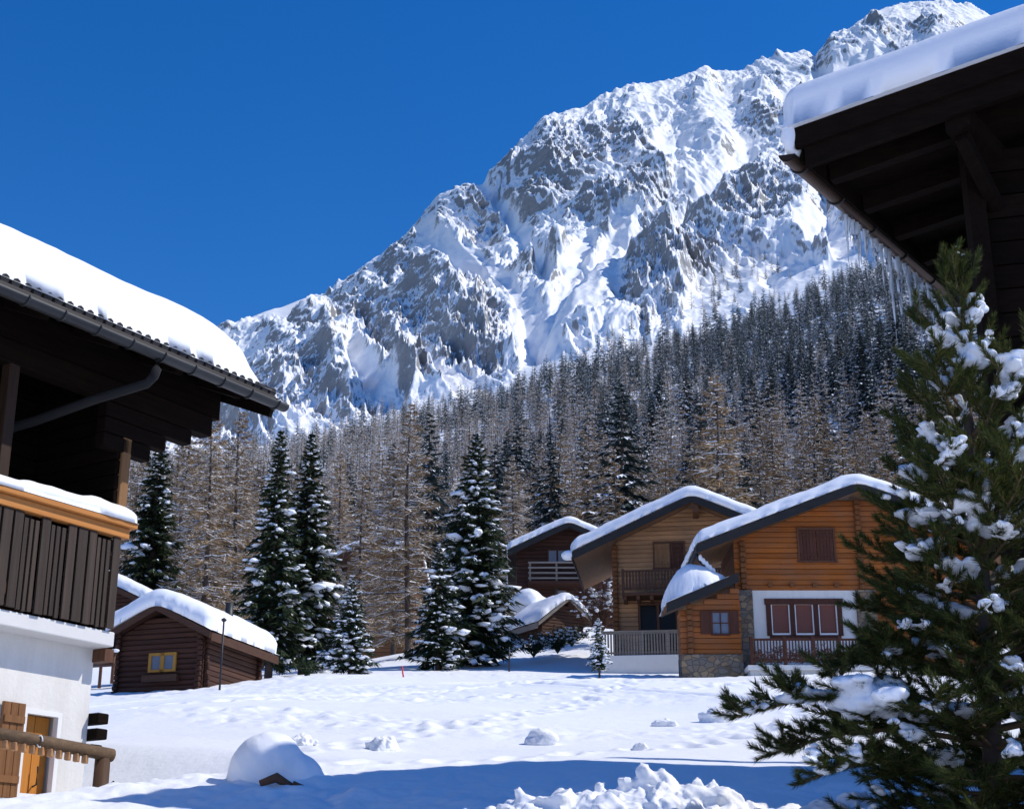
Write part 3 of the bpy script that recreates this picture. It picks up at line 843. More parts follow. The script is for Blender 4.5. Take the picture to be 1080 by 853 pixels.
# ------------------------------------------------------------------ the house on the right: a deep eave hung with icicles
def right_house():
    A = math.radians(36); d = Vector((math.sin(A), math.cos(A), 0)); B2 = math.radians(15); mm = Vector((math.cos(B2), -math.sin(B2), 0))
    C = Vector(P(840, 176, 12.5))               # lower corner of the verge board
    nrm = np.array([d.x, d.y, 0.0])
    # verge slope from a second point on its lower edge
    n2 = np.array([mm.y, -mm.x, 0.0]); r_ = ray(1080, 92); q = Vector(r_ * (np.dot(np.array(C), n2) / np.dot(r_, n2)))
    sl = (q.z - C.z) / (q - C).dot(mm)
    zb = float(G(C.x + 3, C.y)) - .3
    root = empty('chalet_with_icicles', (C.x, C.y, zb), label='dark timber house whose deep snowy eave is hung with icicles', cat='house')
    def W(a, b, h):                              # a along the eave (away), b up the roof (right), h above the verge's lower edge
        return Vector((0, 0, C.z - zb)) + d * a + mm * b + Vector((0, 0, h + b * sl))
    AL, BL = 4.9, 9.0
    m = MB()
    m.prism([W(.03, 0, .28), W(.03, 0, .36), W(.03, BL, .36), W(.03, BL, .28)], d * AL)
    m.prism([W(.03, BL, .28), W(.03, BL, .36), W(.03, 2 * BL, .36 - BL * sl * 2), W(.03, 2 * BL, .28 - BL * sl * 2)], d * AL)
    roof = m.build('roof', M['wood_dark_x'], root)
    m = MB(); m.prism([W(0, 0, .19), W(0, -.01, .40), W(0, BL, .40), W(0, BL, .19)], d * .05); m.prism([W(.055, .06, .0), W(.055, .06, .20), W(.055, BL, .20), W(.055, BL, .0)], d * .06)
    m.build('verge_board', M['wood_dark_x'], roof)
    for k in range(7):
        a = .62 + k * .78
        m = MB(); m.prism([W(a, .05, .10), W(a, .05, .275), W(a, BL - .1, .275), W(a, BL - .1, .10)], d * .12); m.build('rafter', M['wood_dark_x'], roof)
    m = MB(); m.prism([W(.12, -.012, .10), W(.12, -.012, .33), W(.12, .02, .33), W(.12, .02, .10)], d * (AL - .1)); m.build('eave_board', M['wood_dark'], roof)
    # gable wall set back under the verge
    aw, bw = 1.0, 1.34
    m = MB(); z = -7.5
    top = lambda b: b * sl + .10
    while z < 3.6:
        z1 = z + .235
        bs = bw if z1 < top(bw) else bw + (z1 - top(bw)) / sl
        bs = bs - .05
        if bs < BL - .3:
            lo = Vector((0, 0, C.z - zb))
            def Q(a, b, zz): return lo + d * a + mm * b + Vector((0, 0, zz))
            m.prism([Q(aw, bs, z), Q(aw, bs, z1 - .012), Q(aw, BL, z1 - .012), Q(aw, BL, z)], d * .14)
            m.prism([Q(aw + .145, bs, z - .02), Q(aw + .145, bs, z1 + .02), Q(aw + .145, BL, z1 + .02), Q(aw + .145, BL, z - .02)], d * .02)
        z += .24
    m.build('timber_wall', M['wood_dark_x'], root)
    lo = Vector((0, 0, C.z - zb))
    m = MB(); m.prism([lo + d * (aw + .15) + mm * bw + Vector((0, 0, z)) for z in (-7.5, .36)] + [lo + d * (AL - .4) + mm * bw + Vector((0, 0, z)) for z in (.36, -7.5)], mm * .15)
    m.prism([lo + d * (AL - .5) + mm * (bw + .16) + Vector((0, 0, z)) for z in (-7.5, .36)] + [lo + d * (AL - .5) + mm * BL + Vector((0, 0, z)) for z in (.36 + (BL - bw) * sl, -7.5)], d * .15)
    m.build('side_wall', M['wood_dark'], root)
    m = MB(); pz = [lo + d * (aw - .09) + mm * (bw - .09) + Vector((0, 0, z)) for z in (-7.5, bw * sl + .1)]; m.beam(pz[0], pz[1], .16, .16, up=(0, 1, 0)); m.build('corner_post', M['wood_dark'], root)
    # purlin ends and their braces
    for b in (1.30, 4.6):
        m = MB(); m.prism([W(.14, b, -.10), W(.14, b, .10), W(.14, b + .22, .10 - .0), W(.14, b + .22, -.10 - .0)], d * (AL - .3)); m.build('purlin', M['wood_dark'], root)
    m = MB(); m.beam(W(.25, 1.40, -.12), W(aw, 1.42, -.55), .12, .13); m.build('brace', M['wood_dark'], root)
    # gutter under the eave
    g = MB(); n = 10
    def GP(R, t): return (-.075 + R * math.cos(t), .13 + R * math.sin(t))
    out = [GP(.075, t) for t in np.linspace(math.pi, 2 * math.pi, n)]; inn = [GP(.066, t) for t in np.linspace(math.pi, 2 * math.pi, n)][::-1]
    loop = out + inn; L = len(loop); vs = []
    for a in (-.02, AL):
        vs += [lo + d * a + mm * b + Vector((0, 0, h)) for b, h in loop]
    g.add(vs, [(i, (i + 1) % L, L + (i + 1) % L, L + i) for i in range(L)], 0, True)
    g.add([lo + d * -.015 + mm * b + Vector((0, 0, h)) for b, h in out], [tuple(range(n))])
    gut = g.build('gutter', M['copper'], root)
    for k in range(7):
        a = .25 + k * .8; m = MB()
        m.tube([lo + d * a + mm * (-.075 + .083 * math.cos(t)) + Vector((0, 0, .13 + .083 * math.sin(t))) for t in np.linspace(math.pi, 2 * math.pi, 9)], .009, 6); m.build('gutter_bracket', M['metal'], gut)
    # snow: thick blanket, rounded at the eave
    mp = np.array([[d.x, d.y, 0], [mm.x, mm.y, sl], [0, 0, 1]])
    offv = np.array([0, 0, C.z - zb])
    snow_cap('roof_snow', M['snow'], roof, lambda a, b: 0 * a + .402, -.06, AL - .05, -.10, BL + .05, .47, .22, mapf=lambda V: V @ mp + offv, amp=.006, nx=40, ny=70, over=.010, seed=14, p=3.6)
    bv, bf = blobs([(.07, -.055, .34), (.12, -.06, .26)], [(.15, .075, .22), (.17, .07, .14)], 5, 2)
    fuse('gutter_snow', bv @ np.array([[d.x, d.y, 0], [mm.x, mm.y, 0], [0, 0, 1]]) + offv, bf, M['snow'], .03, roof)
    # icicles
    r = random.Random(12)
    for k in range(44):
        a = 1.35 + (k + r.uniform(-.35, .35)) * (AL - 1.5) / 44
        ln = r.choice([.15, .2, .3, .4, .55, .7]) * r.uniform(.8, 1.25) * (1.25 if 1.6 < a < 3.4 else .8)
        x = -.10 + r.uniform(-.03, .03); p0 = lo + d * a + mm * x + Vector((0, 0, .075))
        rr = r.uniform(.018, .034)
        m = MB(); pts, rad = [], []
        for i in range(8):
            s = i / 7; pts.append(p0 + Vector((r.uniform(-.004, .004), r.uniform(-.004, .004), -ln * s))); rad.append(max(.0015, rr * (1 - s) ** .8 * (1 + r.uniform(-.18, .18))))
        m.tube(pts, rad, 7); m.build('icicle', M['ice'], root)
    # far gable side of the snow-covered roof continues down the other slope
    return root


right_house()

# ------------------------------------------------------------------ chalets
class Face:
    """turns points of a facade that faces us (plane Y = const) into metres from its foot"""

    def __init__(self, u, v, Y):
        self.o = P(u, v, Y); self.Y = Y

    def __call__(self, u, v, dy=0.0):
        q = P(u, v, self.Y + dy) - self.o
        return q[0], q[2]


def gable_logs(mb, x0, x1, z0, xa, za, sl, y, th=.18, h=.19, mi=0, gap=.006, rnd=.035, z_stop=None):
    """log courses of a gable wall from z0 up to the roof underside za - |x-xa|*sl"""
    z = z0; r = random.Random(int(abs(x0 * 100)))
    while True:
        zt = z + h
        a = max(x0, xa - (za - zt) / sl); b = min(x1, xa + (za - zt) / sl)
        if b - a < .25 or (z_stop and zt > z_stop + .01): break
        e = y + r.uniform(-.004, .004)
        def lo_(q): return max(x0, xa - (za - q) / sl)
        def hi_(q): return min(x1, xa + (za - q) / sl)
        g0, g1 = z + gap / 2, zt - gap / 2; vs = []
        for yy, i in ((y + th, 0), (e + rnd * .9, 0), (e, rnd)):
            for q in (g0 + i, g1 - i):
                vs += [(lo_(q), yy, q), (hi_(q), yy, q)]
        fs = [(0, 1, 3, 2), (8, 10, 11, 9)]
        for k in (0, 4): fs += [(k, k + 4, k + 5, k + 1), (k + 1, k + 5, k + 7, k + 3), (k + 3, k + 7, k + 6, k + 2), (k + 2, k + 6, k + 4, k)]
        mb.add(vs, fs, mi)
        z = zt
    return z


def gable_roof(root, xa, za, sl, xl, xr, y0, y1, T, mat_f, mat_s, seed, snowT, th=.10, fh=.34, R=None, sides=(1, 1)):
    """two slopes, verge boards, soffit, snow"""
    m = MB()
    for s, xe in ((-1, xl), (1, xr)):
        ze = za - abs(xe - xa) * sl
        m.prism([(xa, y0 + .06, za), (xe, y0 + .06, ze), (xe, y0 + .06, ze - th), (xa, y0 + .06, za - th)], (0, y1 - y0 - .06, 0))
    roof = m.build('roof', mat_s, root)
    for s, xe in ((-1, xl), (1, xr)):
        ze = za - abs(xe - xa) * sl
        m = MB(); m.prism([(xa, y0, za + .02), (xe, y0, ze + .02), (xe, y0, ze - fh), (xa, y0, za - fh)], (0, .055, 0)); m.build('verge_board', mat_f, roof)
        m = MB(); m.box(xe - .03 * (s < 0), xe + .03 * (s > 0) if s > 0 else xe, y0 + .06, y1, ze - .26, ze + .01); m.build('eave_board', mat_f, roof)
    k = .30
    def base(x, y): return za + .03 - (np.sqrt((x - xa) ** 2 + k * k) - k * .35) * sl
    snow_cap('roof_snow', M['snow'], roof, base, xl - .05, xr + .05, y0 - .03, y1, snowT, R or snowT * .7, amp=.022, nx=70, ny=30, over=.035, seed=seed, p=2.6)
    return roof


def rail_fence(name, root, x0, x1, y, z0, z1, mat, step=.11, bw=.05, posts=(), mat_p=None, boards=True):
    m = MB(); m.box(x0, x1, y - .035, y + .035, z1 - .07, z1, 0, .012); m.box(x0, x1, y - .02, y + .02, z0 + .06, z0 + .12)
    b = m.build(name, mat, root)
    m = MB(); x = x0 + .04
    while boards and x < x1 - .02:
        m.box(x, x + bw, y - .045, y - .022, z0, z1 - .072, 0, .004); x += step
    if boards: m.build('balusters', mat, b)
    for px_ in posts:
        m = MB(); m.box(px_ - .05, px_ + .05, y - .05, y + .05, z0 - .25, z1 + .06, 0, .01); m.build('post', mat_p or mat, b)
    return b


def shutters(root, name, x0, x1, y, z0, z1, mat, n=2, open_dark=False):
    m = MB(); f = .07
    m.box(x0 - f, x1 + f, y - .05, y, z1, z1 + f + .02); m.box(x0 - f - .03, x1 + f + .03, y - .07, y, z0 - f, z0); m.box(x0 - f, x0, y - .05, y, z0, z1); m.box(x1, x1 + f, y - .05, y, z0, z1)
    w_ = m.build(name, M['wood_brown'], root)
    W = (x1 - x0) / n
    for k in range(n):
        m = MB(); q = 5
        for j in range(q):
            a = x0 + k * W + .008 + j * (W - .016) / q
            m.box(a, a + (W - .016) / q - .008, y - .04, y - .015, z0 + .01, z1 - .01, 0, .004)
        m.box(x0 + k * W + .03, x0 + (k + 1) * W - .03, y - .058, y - .041, z0 + .15, z0 + .25); m.box(x0 + k * W + .03, x0 + (k + 1) * W - .03, y - .058, y - .041, z1 - .25, z1 - .15)
        m.build('shutter', mat, w_)
    return w_


# ---- right chalet: honey logs, stone pillars, porch wing on its left
def right_chalet():
    f = Face(846, 713, 52.0); root = empty('log_chalet', f.o, label='honey coloured log chalet with stone pillars and three blinds drawn above a brown railing', cat='house', group='chalets above the snow field')
    x = lambda u, v=650, dy=0: f(u, v, dy)[0]
    z = lambda v, dy=0, u=846: f(u, v, dy)[1]
    yo = -1.15
    xa, za = f(905, 509, yo); xe, ze = f(736, 574, yo)
    sl = (za - ze) / (xa - xe)
    xr = xa + (xa - xe)
    gable_roof(root, xa, za, sl, xe, xr, yo, 3.6, .1, M['fascia'], M['soffit'], 31, .44, fh=.28)
    xl = x(775, 600); xw = xa + (xa - xl)
    zf = z(622)
    m = MB(); gable_logs(m, xl, xw, zf, xa, za - .12, sl, 0); m.build('log_wall', M['wood_honey'], root)
    m, m2 = MB(), MB(); zz = z(712) - .8
    while zz < za - (xa - xl) * sl - .25:
        m.box(xl, xl + .18, .2, 3.4, zz, zz + .185, 0, .03); m2.box(xw - .18, xw, .2, 3.4, zz, zz + .185, 0, .03); zz += .19
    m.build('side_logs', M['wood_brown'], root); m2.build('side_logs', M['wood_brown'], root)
    m = MB(); zz = z(712) - .8
    m.box(xl + .2, xw - .2, 3.2, 3.4, z(712) - .8, zf + 1.0); m.build('back_wall', M['wood_brown'], root)
    # notched log corners
    for u in (783, 907):
        c = x(u, 590); m = MB(); zz = zf + .02; r = random.Random(u)
        while zz < za - .14 - abs(c - xa) * sl - .2:
            o = r.uniform(-.02, .02); m.box(c - .105, c + .105, -.16 + o, .02, zz, zz + .18, 0, .045); zz += .19
        m.build('log_corner', M['wood_post'], root)
    # beam ends over the window
    for u in (812, 835, 859, 882):
        c = f(u, 617)[0]; m = MB(); m.tube([(c, .05, z(617)), (c, -.14, z(617))], .085, 10); m.build('beam_end', M['wood_post'], root)
    # ground floor in white plaster between stone pillars
    p0, p1 = x(795, 660), x(905, 660)
    w0, w1, wz0, wz1 = x(811, 650), x(886, 650), z(670), z(637)
    zb = z(713) - .9
    m = MB(); m.box(p0, w0, .05, .25, zb, zf - .002); m.box(w1, p1, .05, .25, zb, zf - .002); m.box(w0, w1, .05, .25, wz1, zf - .002); m.box(w0, w1, .05, .25, zb, wz0); m.build('plaster_wall', M['plaster'], root)
    for k, (a, b) in enumerate(((x(779.5, 670), p0), (p1, x(926, 660)))):
        m = MB(); m.box(a, b, -.10, .26, zb, zf - .004, 0, .03); m.build('stone_pillar', M['stone'], root)
    m = MB(); gable_logs(m, x(926, 660), xw, zf - 30 * .19, xa, za + 50, sl, 0, z_stop=zf); m.build('lower_logs', M['wood_honey'], root)
    m = MB(); e = .07
    m.box(w0 - e - .06, w1 + e + .06, -.02, .05, wz1, wz1 + .20, 0, .01)
    ww = (w1 - w0) / 3
    for k in range(4):
        m.box(w0 + k * ww - .085, w0 + k * ww + .085, -.0, .12, wz0, wz1)
    m.box(w0, w1, .0, .12, wz0 - .10, wz0 + .02)
    win = m.build('window', M['wood_shutter'], root)
    for k in range(3):
        a, b = w0 + k * ww + .09, w0 + (k + 1) * ww - .09
        m = MB(); m.box(a, a + .035, .03, .10, wz0 + .03, wz1 - .01); m.box(b - .035, b, .03, .10, wz0 + .03, wz1 - .01); m.box(a + .036, b - .036, .03, .10, wz0 + .03, wz0 + .09)
        m.build('sash', M['white_trim'], win)
        m = MB(); m.box(a + .036, b - .036, .10, .13, wz0 + .09, wz1); m.build('blind', M['curtain'], win)
    # upper window, shuttered
    shutters(root, 'upper_window', x(843, 575), x(879, 575), -.0, z(591), z(559), M['wood_shutter'])
    # terrace and its railing
    t0, t1 = x(789, 705, -1.8), x(934, 705, -1.8)
    zs0, zs1 = z(711.5, -1.8), z(701, -1.8)
    m = MB(); m.box(t0, xw + .4, -1.8, .04, zs1 - .16, zs1, 0, .02); m.box(t0 + .1, xw + .4, -1.6, .04, zb, zs1 - .162); m.build('terrace', M['concrete'], root)
    zr0, zr1 = zs1 + .10, z(673, -1.7)
    rail_fence('terrace_railing', root, x(791, 690, -1.7), x(935, 690, -1.7), -1.7, zr0, zr1, M['wood_shutter'], .105, .045, posts=[x(u, 690, -1.7) for u in (793, 828, 858, 886, 911, 934)])
    # dried plants spilling through the railing
    r = np.random.default_rng(5); n = 900; a0, a1 = x(796, 690, -1.7), x(905, 690, -1.7)
    cx = r.uniform(a0, a1, n); hh = .30 + .10 * np.sin(cx * 5) + r.random(n) * .22; c0 = np.stack([cx, -1.62 - r.random(n) * .16, zr0 + r.random(n) * hh], -1)
    dv = r.normal(0, 1, (n, 3)) * np.array([.10, .05, .08]); sd_ = np.cross(dv, [0, 1, 0]); sd_ /= np.linalg.norm(sd_, axis=1)[:, None] + 1e-6
    V = np.stack([c0 - sd_ * .022, c0 + sd_ * .022, c0 + dv], 1).reshape(-1, 3)
    obj('dried_plants', np_mesh('dried_plants', V, np.arange(n * 3).reshape(-1, 3), [M['twig']]), root)
    # porch wing
    yp = -.9
    a_l, a_r = f(703, 636, yp - .5), f(779, 604, yp - .5)
    asl = (a_r[1] - a_l[1]) / (a_r[0] - a_l[0])
    rf = lambda X_: a_l[1] + (X_ - a_l[0]) * asl
    q0, q1 = x(717, 650, yp), x(781, 650, yp)
    zst = z(690, yp)
    m = MB(); zz = zst
    while zz < rf(q1) - .05:
        zt = zz + .19
        a = max(q0, a_l[0] + (zt + .30 - a_l[1]) / asl)
        if a < q1 - .2:
            m.box(a, q1, yp, yp + .18, zz + .003, zt - .003, 0, .035)
        zz = zt
    zz = zst
    while zz < rf(q0) - .4:
        m.box(q0, q0 + .18, yp + .19, yp + .9, zz, zz + .185, 0, .03); zz += .19
    m.build('porch_logs', M['wood_honey'], root)
    m = MB(); zz = zst + .02; c = x(727, 650, yp)
    while zz < rf(c) - .42: m.box(c - .10, c + .10, yp - .14, yp - .005, zz, zz + .18, 0, .045); zz += .19
    m.build('log_corner', M['wood_post'], root)
    m = MB(); m.box(x(718.5, 700, yp), x(784, 700, yp), yp - .12, yp + .9, zb, zst - .003, 0, .03); m.build('stone_base', M['stone'], root)
    v0, v1, vz0, vz1 = x(751.5, 656, yp), x(768, 656, yp), z(668, yp), z(646, yp)
    m = MB(); m.box(v0 - .06, v1 + .06, yp - .04, yp - .002, vz1, vz1 + .07); m.box(v0 - .06, v1 + .06, yp - .06, yp - .002, vz0 - .07, vz0); m.box(v0 - .06, v0, yp - .04, yp - .002, vz0, vz1); m.box(v1, v1 + .06, yp - .04, yp - .002, vz0, vz1)
    m.box((v0 + v1) / 2 - .02, (v0 + v1) / 2 + .02, yp - .03, yp - .012, vz0, vz1); m.box(v0, v1, yp - .03, yp - .012, (vz0 + vz1) / 2 - .015, (vz0 + vz1) / 2 + .015)
    pw = m.build('porch_window', M['wood_shutter'], root)
    m = MB(); m.box(v0, v1, yp - .011, yp - .003, vz0, vz1); m.build('pane', M['net'], pw)
    for a, b in ((x(738.5, 656, yp), v0 - .065), (v1 + .065, x(779, 656, yp))):
        m = MB(); m.box(a, b, yp - .05, yp - .004, vz0 - .02, vz1 + .05, 0, .008); m.build('shutter', M['wood_shutter'], pw)
    m = MB(); m.prism([(a_l[0], yp - .44, rf(a_l[0]) + .0), (a_r[0], yp - .44, rf(a_r[0])), (a_r[0], yp - .44, rf(a_r[0]) - .09), (a_l[0], yp - .44, rf(a_l[0]) - .09)], (0, 1.9, 0))
    pr = m.build('porch_roof', M['soffit'], root)
    m = MB(); m.prism([(a_l[0], yp - .5, rf(a_l[0]) + .02), (a_r[0], yp - .5, rf(a_r[0]) + .02), (a_r[0], yp - .5, rf(a_r[0]) - .30), (a_l[0], yp - .5, rf(a_l[0]) - .30)], (0, .055, 0)); m.build('verge_board', M['fascia'], pr)
    s1 = x(766, 604, yp)
    L_ = s1 - a_l[0]
    snow_cap('porch_snow', M['snow'], pr, lambda X_, Y_: rf(X_) + .025, a_l[0] - .04, s1, yp - .52, 1.0, 1.15, .9, amp=.03, nx=40, ny=30, over=.03, seed=6, p=2.0, sag=lambda X_, Y_: -.62 * sst(.35, 1.0, (X_ - a_l[0]) / L_) - .15 * sst(.25, 0, (X_ - a_l[0]) / L_))
    # gutter and the pipe that crosses to the porch roof
    m = MB(); zg = ze - .16; m.tube([(xe + .0, yo + .1, zg), (xe + .0, 3.5, zg)], .07, 8); g = m.build('gutter', M['metal'], root)
    m = MB(); m.tube([(xe, -.6, zg - .02), (xe + .05, -.62, zg - .22), (xe + .75, -.62, zg - .95), (xl - .12, -.62, zg - 1.1)], .06, 8); m.build('downpipe', M['metal'], g)
    bv, bf = blobs([(xe + .12 + .11 * k, -.70, zg - .20 - .12 * k) for k in range(5)], [(.07, .05, .13)] * 5, 3, 2)
    fuse('pipe_snow', bv, bf, M['snow'], .025, g)


# ---- left chalet: paler logs, two balconies
def left_chalet():
    f = Face(690, 712, 62.0); root = empty('log_chalet', f.o, math.radians(-7), label='pale weathered log chalet with two balconies, between the honey coloured and the dark red chalet', cat='house', group='chalets above the snow field')
    x = lambda u, v=650, dy=0: f(u, v, dy)[0]
    z = lambda v, dy=0, u=690: f(u, v, dy)[1]
    yo = -1.3
    xa, za = f(733, 523, yo); xe, ze = f(607, 580, yo); sl = (za - ze) / (xa - xe); xr = xa + (xa - xe)
    gable_roof(root, xa, za, sl, xe, xr, yo, 5.6, .1, M['fascia'], M['soffit'], 41, .52, fh=.30)
    xl = x(647, 620); xw = xa + (xa - xl); zb = z(712) - 1
    d0, d1, dz0, dz1 = x(675, 650), x(713, 650), z(664), z(638)
    m = MB(); gable_logs(m, xl, xw, dz1 + .12, xa, za - .14, sl, 0); m.build('log_wall', M['wood_pale'], root)
    m = MB(); zz = zb
    while zz < dz1 + .1:
        zt = min(zz + .19, dz1 + .115)
        for a, b in ((xl, d0), (d1, xw)): m.box(a, b, .0, .18, zz + .003, zt - .003, 0, .03)
        zz += .19
    m.build('lower_logs', M['wood_pale'], root)
    m, m2 = MB(), MB(); zz = zb
    while zz < za - (xa - xl) * sl - .25:
        m.box(xl, xl + .18, .2, 5.2, zz, zz + .185, 0, .03); m2.box(xw - .18, xw, .2, 5.2, zz, zz + .185, 0, .03); zz += .19
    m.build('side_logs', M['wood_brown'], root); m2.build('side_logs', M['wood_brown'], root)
    m = MB(); m.box(xl + .2, xw - .2, 5.0, 5.2, zb, z(600)); m.build('back_wall', M['wood_brown'], root)
    c = x(649.5, 620); m = MB(); zz = zb; r = random.Random(2)
    while zz < za - .14 - abs(c - xa) * sl - .25: m.box(c - .13, c + .10, -.20 + r.uniform(-.02, .02), -.006, zz, zz + .18, 0, .045); zz += .19
    m.build('log_corner', M['wood_post'], root)
    m = MB(); m.beam((c - .1, -1.2, z(572)), (c - .1, .1, z(572)), .22, .25); m.build('purlin', M['wood_brown'], root)
    m = MB(); c2 = x(733, 535); m.beam((c2, -1.2, za - .55), (c2, .1, za - .55), .22, .28); m.build('purlin', M['wood_brown'], root)
    shutters(root, 'balcony_door', x(690.5, 588), x(706.5, 588), -.0, z(599), z(573.5), M['wood_shutter_warm'])
    w2 = shutters(root, 'balcony_window', x(709, 588), x(721, 588), -.0, z(599), z(573.5), M['wood_shutter'])
    # lower glazed door
    m = MB(); m.box(d0 - .08, d0 + .02, -.05, .1, dz0, dz1); m.box(d1 - .02, d1 + .08, -.05, .1, dz0, dz1); m.box(d0 - .08, d1 + .08, -.05, .1, dz1 + .002, dz1 + .1); m.box((d0 + d1) / 2 - .05, (d0 + d1) / 2 + .05, -.03, .1, dz0, dz1)
    g = m.build('glazed_door', M['wood_brown'], root)
    for a, b in ((d0 + .022, (d0 + d1) / 2 - .052), ((d0 + d1) / 2 + .052, d1 - .022)):
        m = MB(); m.box(a, b, .09, .11, dz0, dz1); m.build('pane', M['dark_glass'], g)
    # upper balcony
    b0, b1 = x(659, 610, -1.1), x(722, 610, -1.1)
    m = MB(); m.box(b0, b1 + 2.5, -1.1, -.004, z(624, -1.1) - .12, z(624, -1.1), 0, .02); m.build('balcony_floor', M['wood_brown_x'], root)
    for u in (662, 676, 690, 704):
        m = MB(); q = x(u, 628, -.9); m.beam((q, -1.0, z(627, -1) - .10), (q, .02, z(627, -1) - .10), .14, .16); m.build('joist', M['wood_brown'], root)
    rail_fence('balcony_railing', root, b0, b1 + 2.4, -1.05, z(622, -1.05), z(600.5, -1.05), M['wood_brown_x'], .13, .085, posts=[b0 + .05])
    # lower terrace
    t0, t1 = x(640, 690, -2.0), x(719, 690, -2.0)
    zt = z(690, -2.0)
    m = MB(); m.box(t0, t1 + 2, -2.0, -.01, zb, zt - .001, 0, .02); m.build('terrace', M['concrete'], root)
    rail_fence('terrace_railing', root, t0, t1 + 1.5, -1.9, zt + .02, z(666, -1.9), M['wood_grey'], .115, .075, posts=[t0 + .05, x(684, 680, -1.9), t1 - .3], mat_p=M['wood_grey'])
    m = MB(); m.box(t0 - .03, t1 + 1.5, -1.96, -1.84, z(666, -1.9) + .001, z(665, -1.9) + .02, 0, .01); m.build('handrail', M['wood_grey'], root)
    bv, bf = blobs([(xe - .18, yo + .2, ze - .08)], [(.28, .25, .22)], 2, 3); fuse('eave_snow', bv, bf, M['snow'], .04, root)


# ---- dark red chalet further back
def dark_chalet():
    f = Face(596, 664, 82.0); root = empty('log_chalet', f.o, label='dark red chalet with pale horizontal balcony rails, behind the pale log chalet', cat='house', group='chalets above the snow field')
    x = lambda u, v=610, dy=0: f(u, v, dy)[0]
    z = lambda v, dy=0, u=596: f(u, v, dy)[1]
    yo = -1.2; xa, za = f(600, 550, yo); xe, ze = f(536, 580, yo); sl = (za - ze) / (xa - xe); xr = xa + (xa - xe)
    gable_roof(root, xa, za, sl, xe, xr, yo, 9, .1, M['fascia'], M['wood_chalet_dark'], 51, .42, fh=.30)
    xl, xw = x(545), xa + (xa - x(545)); zb = z(664) - 1.5
    m = MB(); gable_logs(m, xl, xw, zb, xa, za - .12, sl, 0, h=.22); m.build('log_wall', M['wood_chalet_dark'], root)
    m = MB(); m.box(xl, xl + .2, .2, 8.8, zb, za - (xa - xl) * sl - .2); m.box(xw - .2, xw, .2, 8.8, zb, za - (xa - xl) * sl - .2); m.box(xl + .21, xw - .21, 8.6, 8.8, zb, za - 2); m.build('side_wall', M['wood_chalet_dark'], root)
    for (u0, u1, va, vb) in ((579, 587, 581, 592.5), (589, 597, 581, 592.5), (588, 596, 623, 632)):
        m = MB(); a, b, c, d = x(u0), x(u1), z(vb), z(va); m.box(a - .07, b + .07, -.06, -.002, c - .06, d + .06); w_ = m.build('window', M['wood_brown'], root)
        m = MB(); m.box(a, b, -.075, -.061, c, d); m.build('pane', M['net'], w_)
    b0, b1 = x(557, 600, -1.2), x(640, 600, -1.2); z0, z1 = z(612.5, -1.2), z(593, -1.2)
    m = MB(); m.box(b0, b1, -1.25, -.004, z0 - .12, z0); m.build('balcony_floor', M['wood_chalet_dark'], root)
    m = MB()
    for k in range(4):
        q = z0 + .12 + k * (z1 - z0 - .16) / 3; m.box(b0, b1, -1.22, -1.17, q, q + .085)
    rl = m.build('balcony_rails', M['wood_grey'], root)
    for u in (559, 587, 615, 638):
        m = MB(); q = x(u, 600, -1.2); m.box(q - .05, q + .05, -1.16, -1.08, z0, z1 + .05); m.build('post', M['wood_grey'], rl)
    m = MB(); m.box(x(585), x(588), -.05, -.004, z(664), z(616)); m.build('downpipe', M['metal'], root)


# ---- brown chalet behind the larch
def back_chalet():
    f = Face(405, 690, 97.0); root = empty('log_chalet', f.o, label='brown wooden chalet half hidden behind the tall larch', cat='house', group='chalets above the snow field')
    x = lambda u, v=610, dy=0: f(u, v, dy)[0]
    z = lambda v, dy=0, u=405: f(u, v, dy)[1]
    yo = -1.2; xa, za = f(401, 567, yo); xe, ze = f(356, 586, yo); sl = (za - ze) / (xa - xe); xr = xa + (xa - xe)
    gable_roof(root, xa, za, sl, xe, xr, yo, 9, .1, M['wood_brown_x'], M['wood_brown'], 61, .5, fh=.32)
    xl = x(366); xw = xa + (xa - xl); zb = z(690) - 1.5
    m = MB(); gable_logs(m, xl, xw, zb, xa, za - .12, sl, 0, h=.24); m.build('log_wall', wood('mid_brown_logs', (.12, .055, .025), (.2, .095, .042), 'x', var=.4), root)
    m = MB(); m.box(xl, xl + .2, .2, 8.8, zb, za - (xa - xl) * sl - .2); m.box(xw - .2, xw, .2, 8.8, zb, za - (xa - xl) * sl - .2); m.box(xl + .21, xw - .21, 8.6, 8.8, zb, za - 2); m.build('side_wall', M['wood_brown'], root)
    for u0 in (380, 412):
        m = MB(); a, b, c, d = x(u0), x(u0 + 11), z(622), z(607); m.box(a, b, -.06, -.002, c, d); w_ = m.build('window', M['wood_brown'], root)
        m = MB(); m.box(a + .08, b - .08, -.07, -.061, c + .08, d - .08); m.build('pane', M['glass'], w_)


right_chalet(); left_chalet(); dark_chalet(); back_chalet()


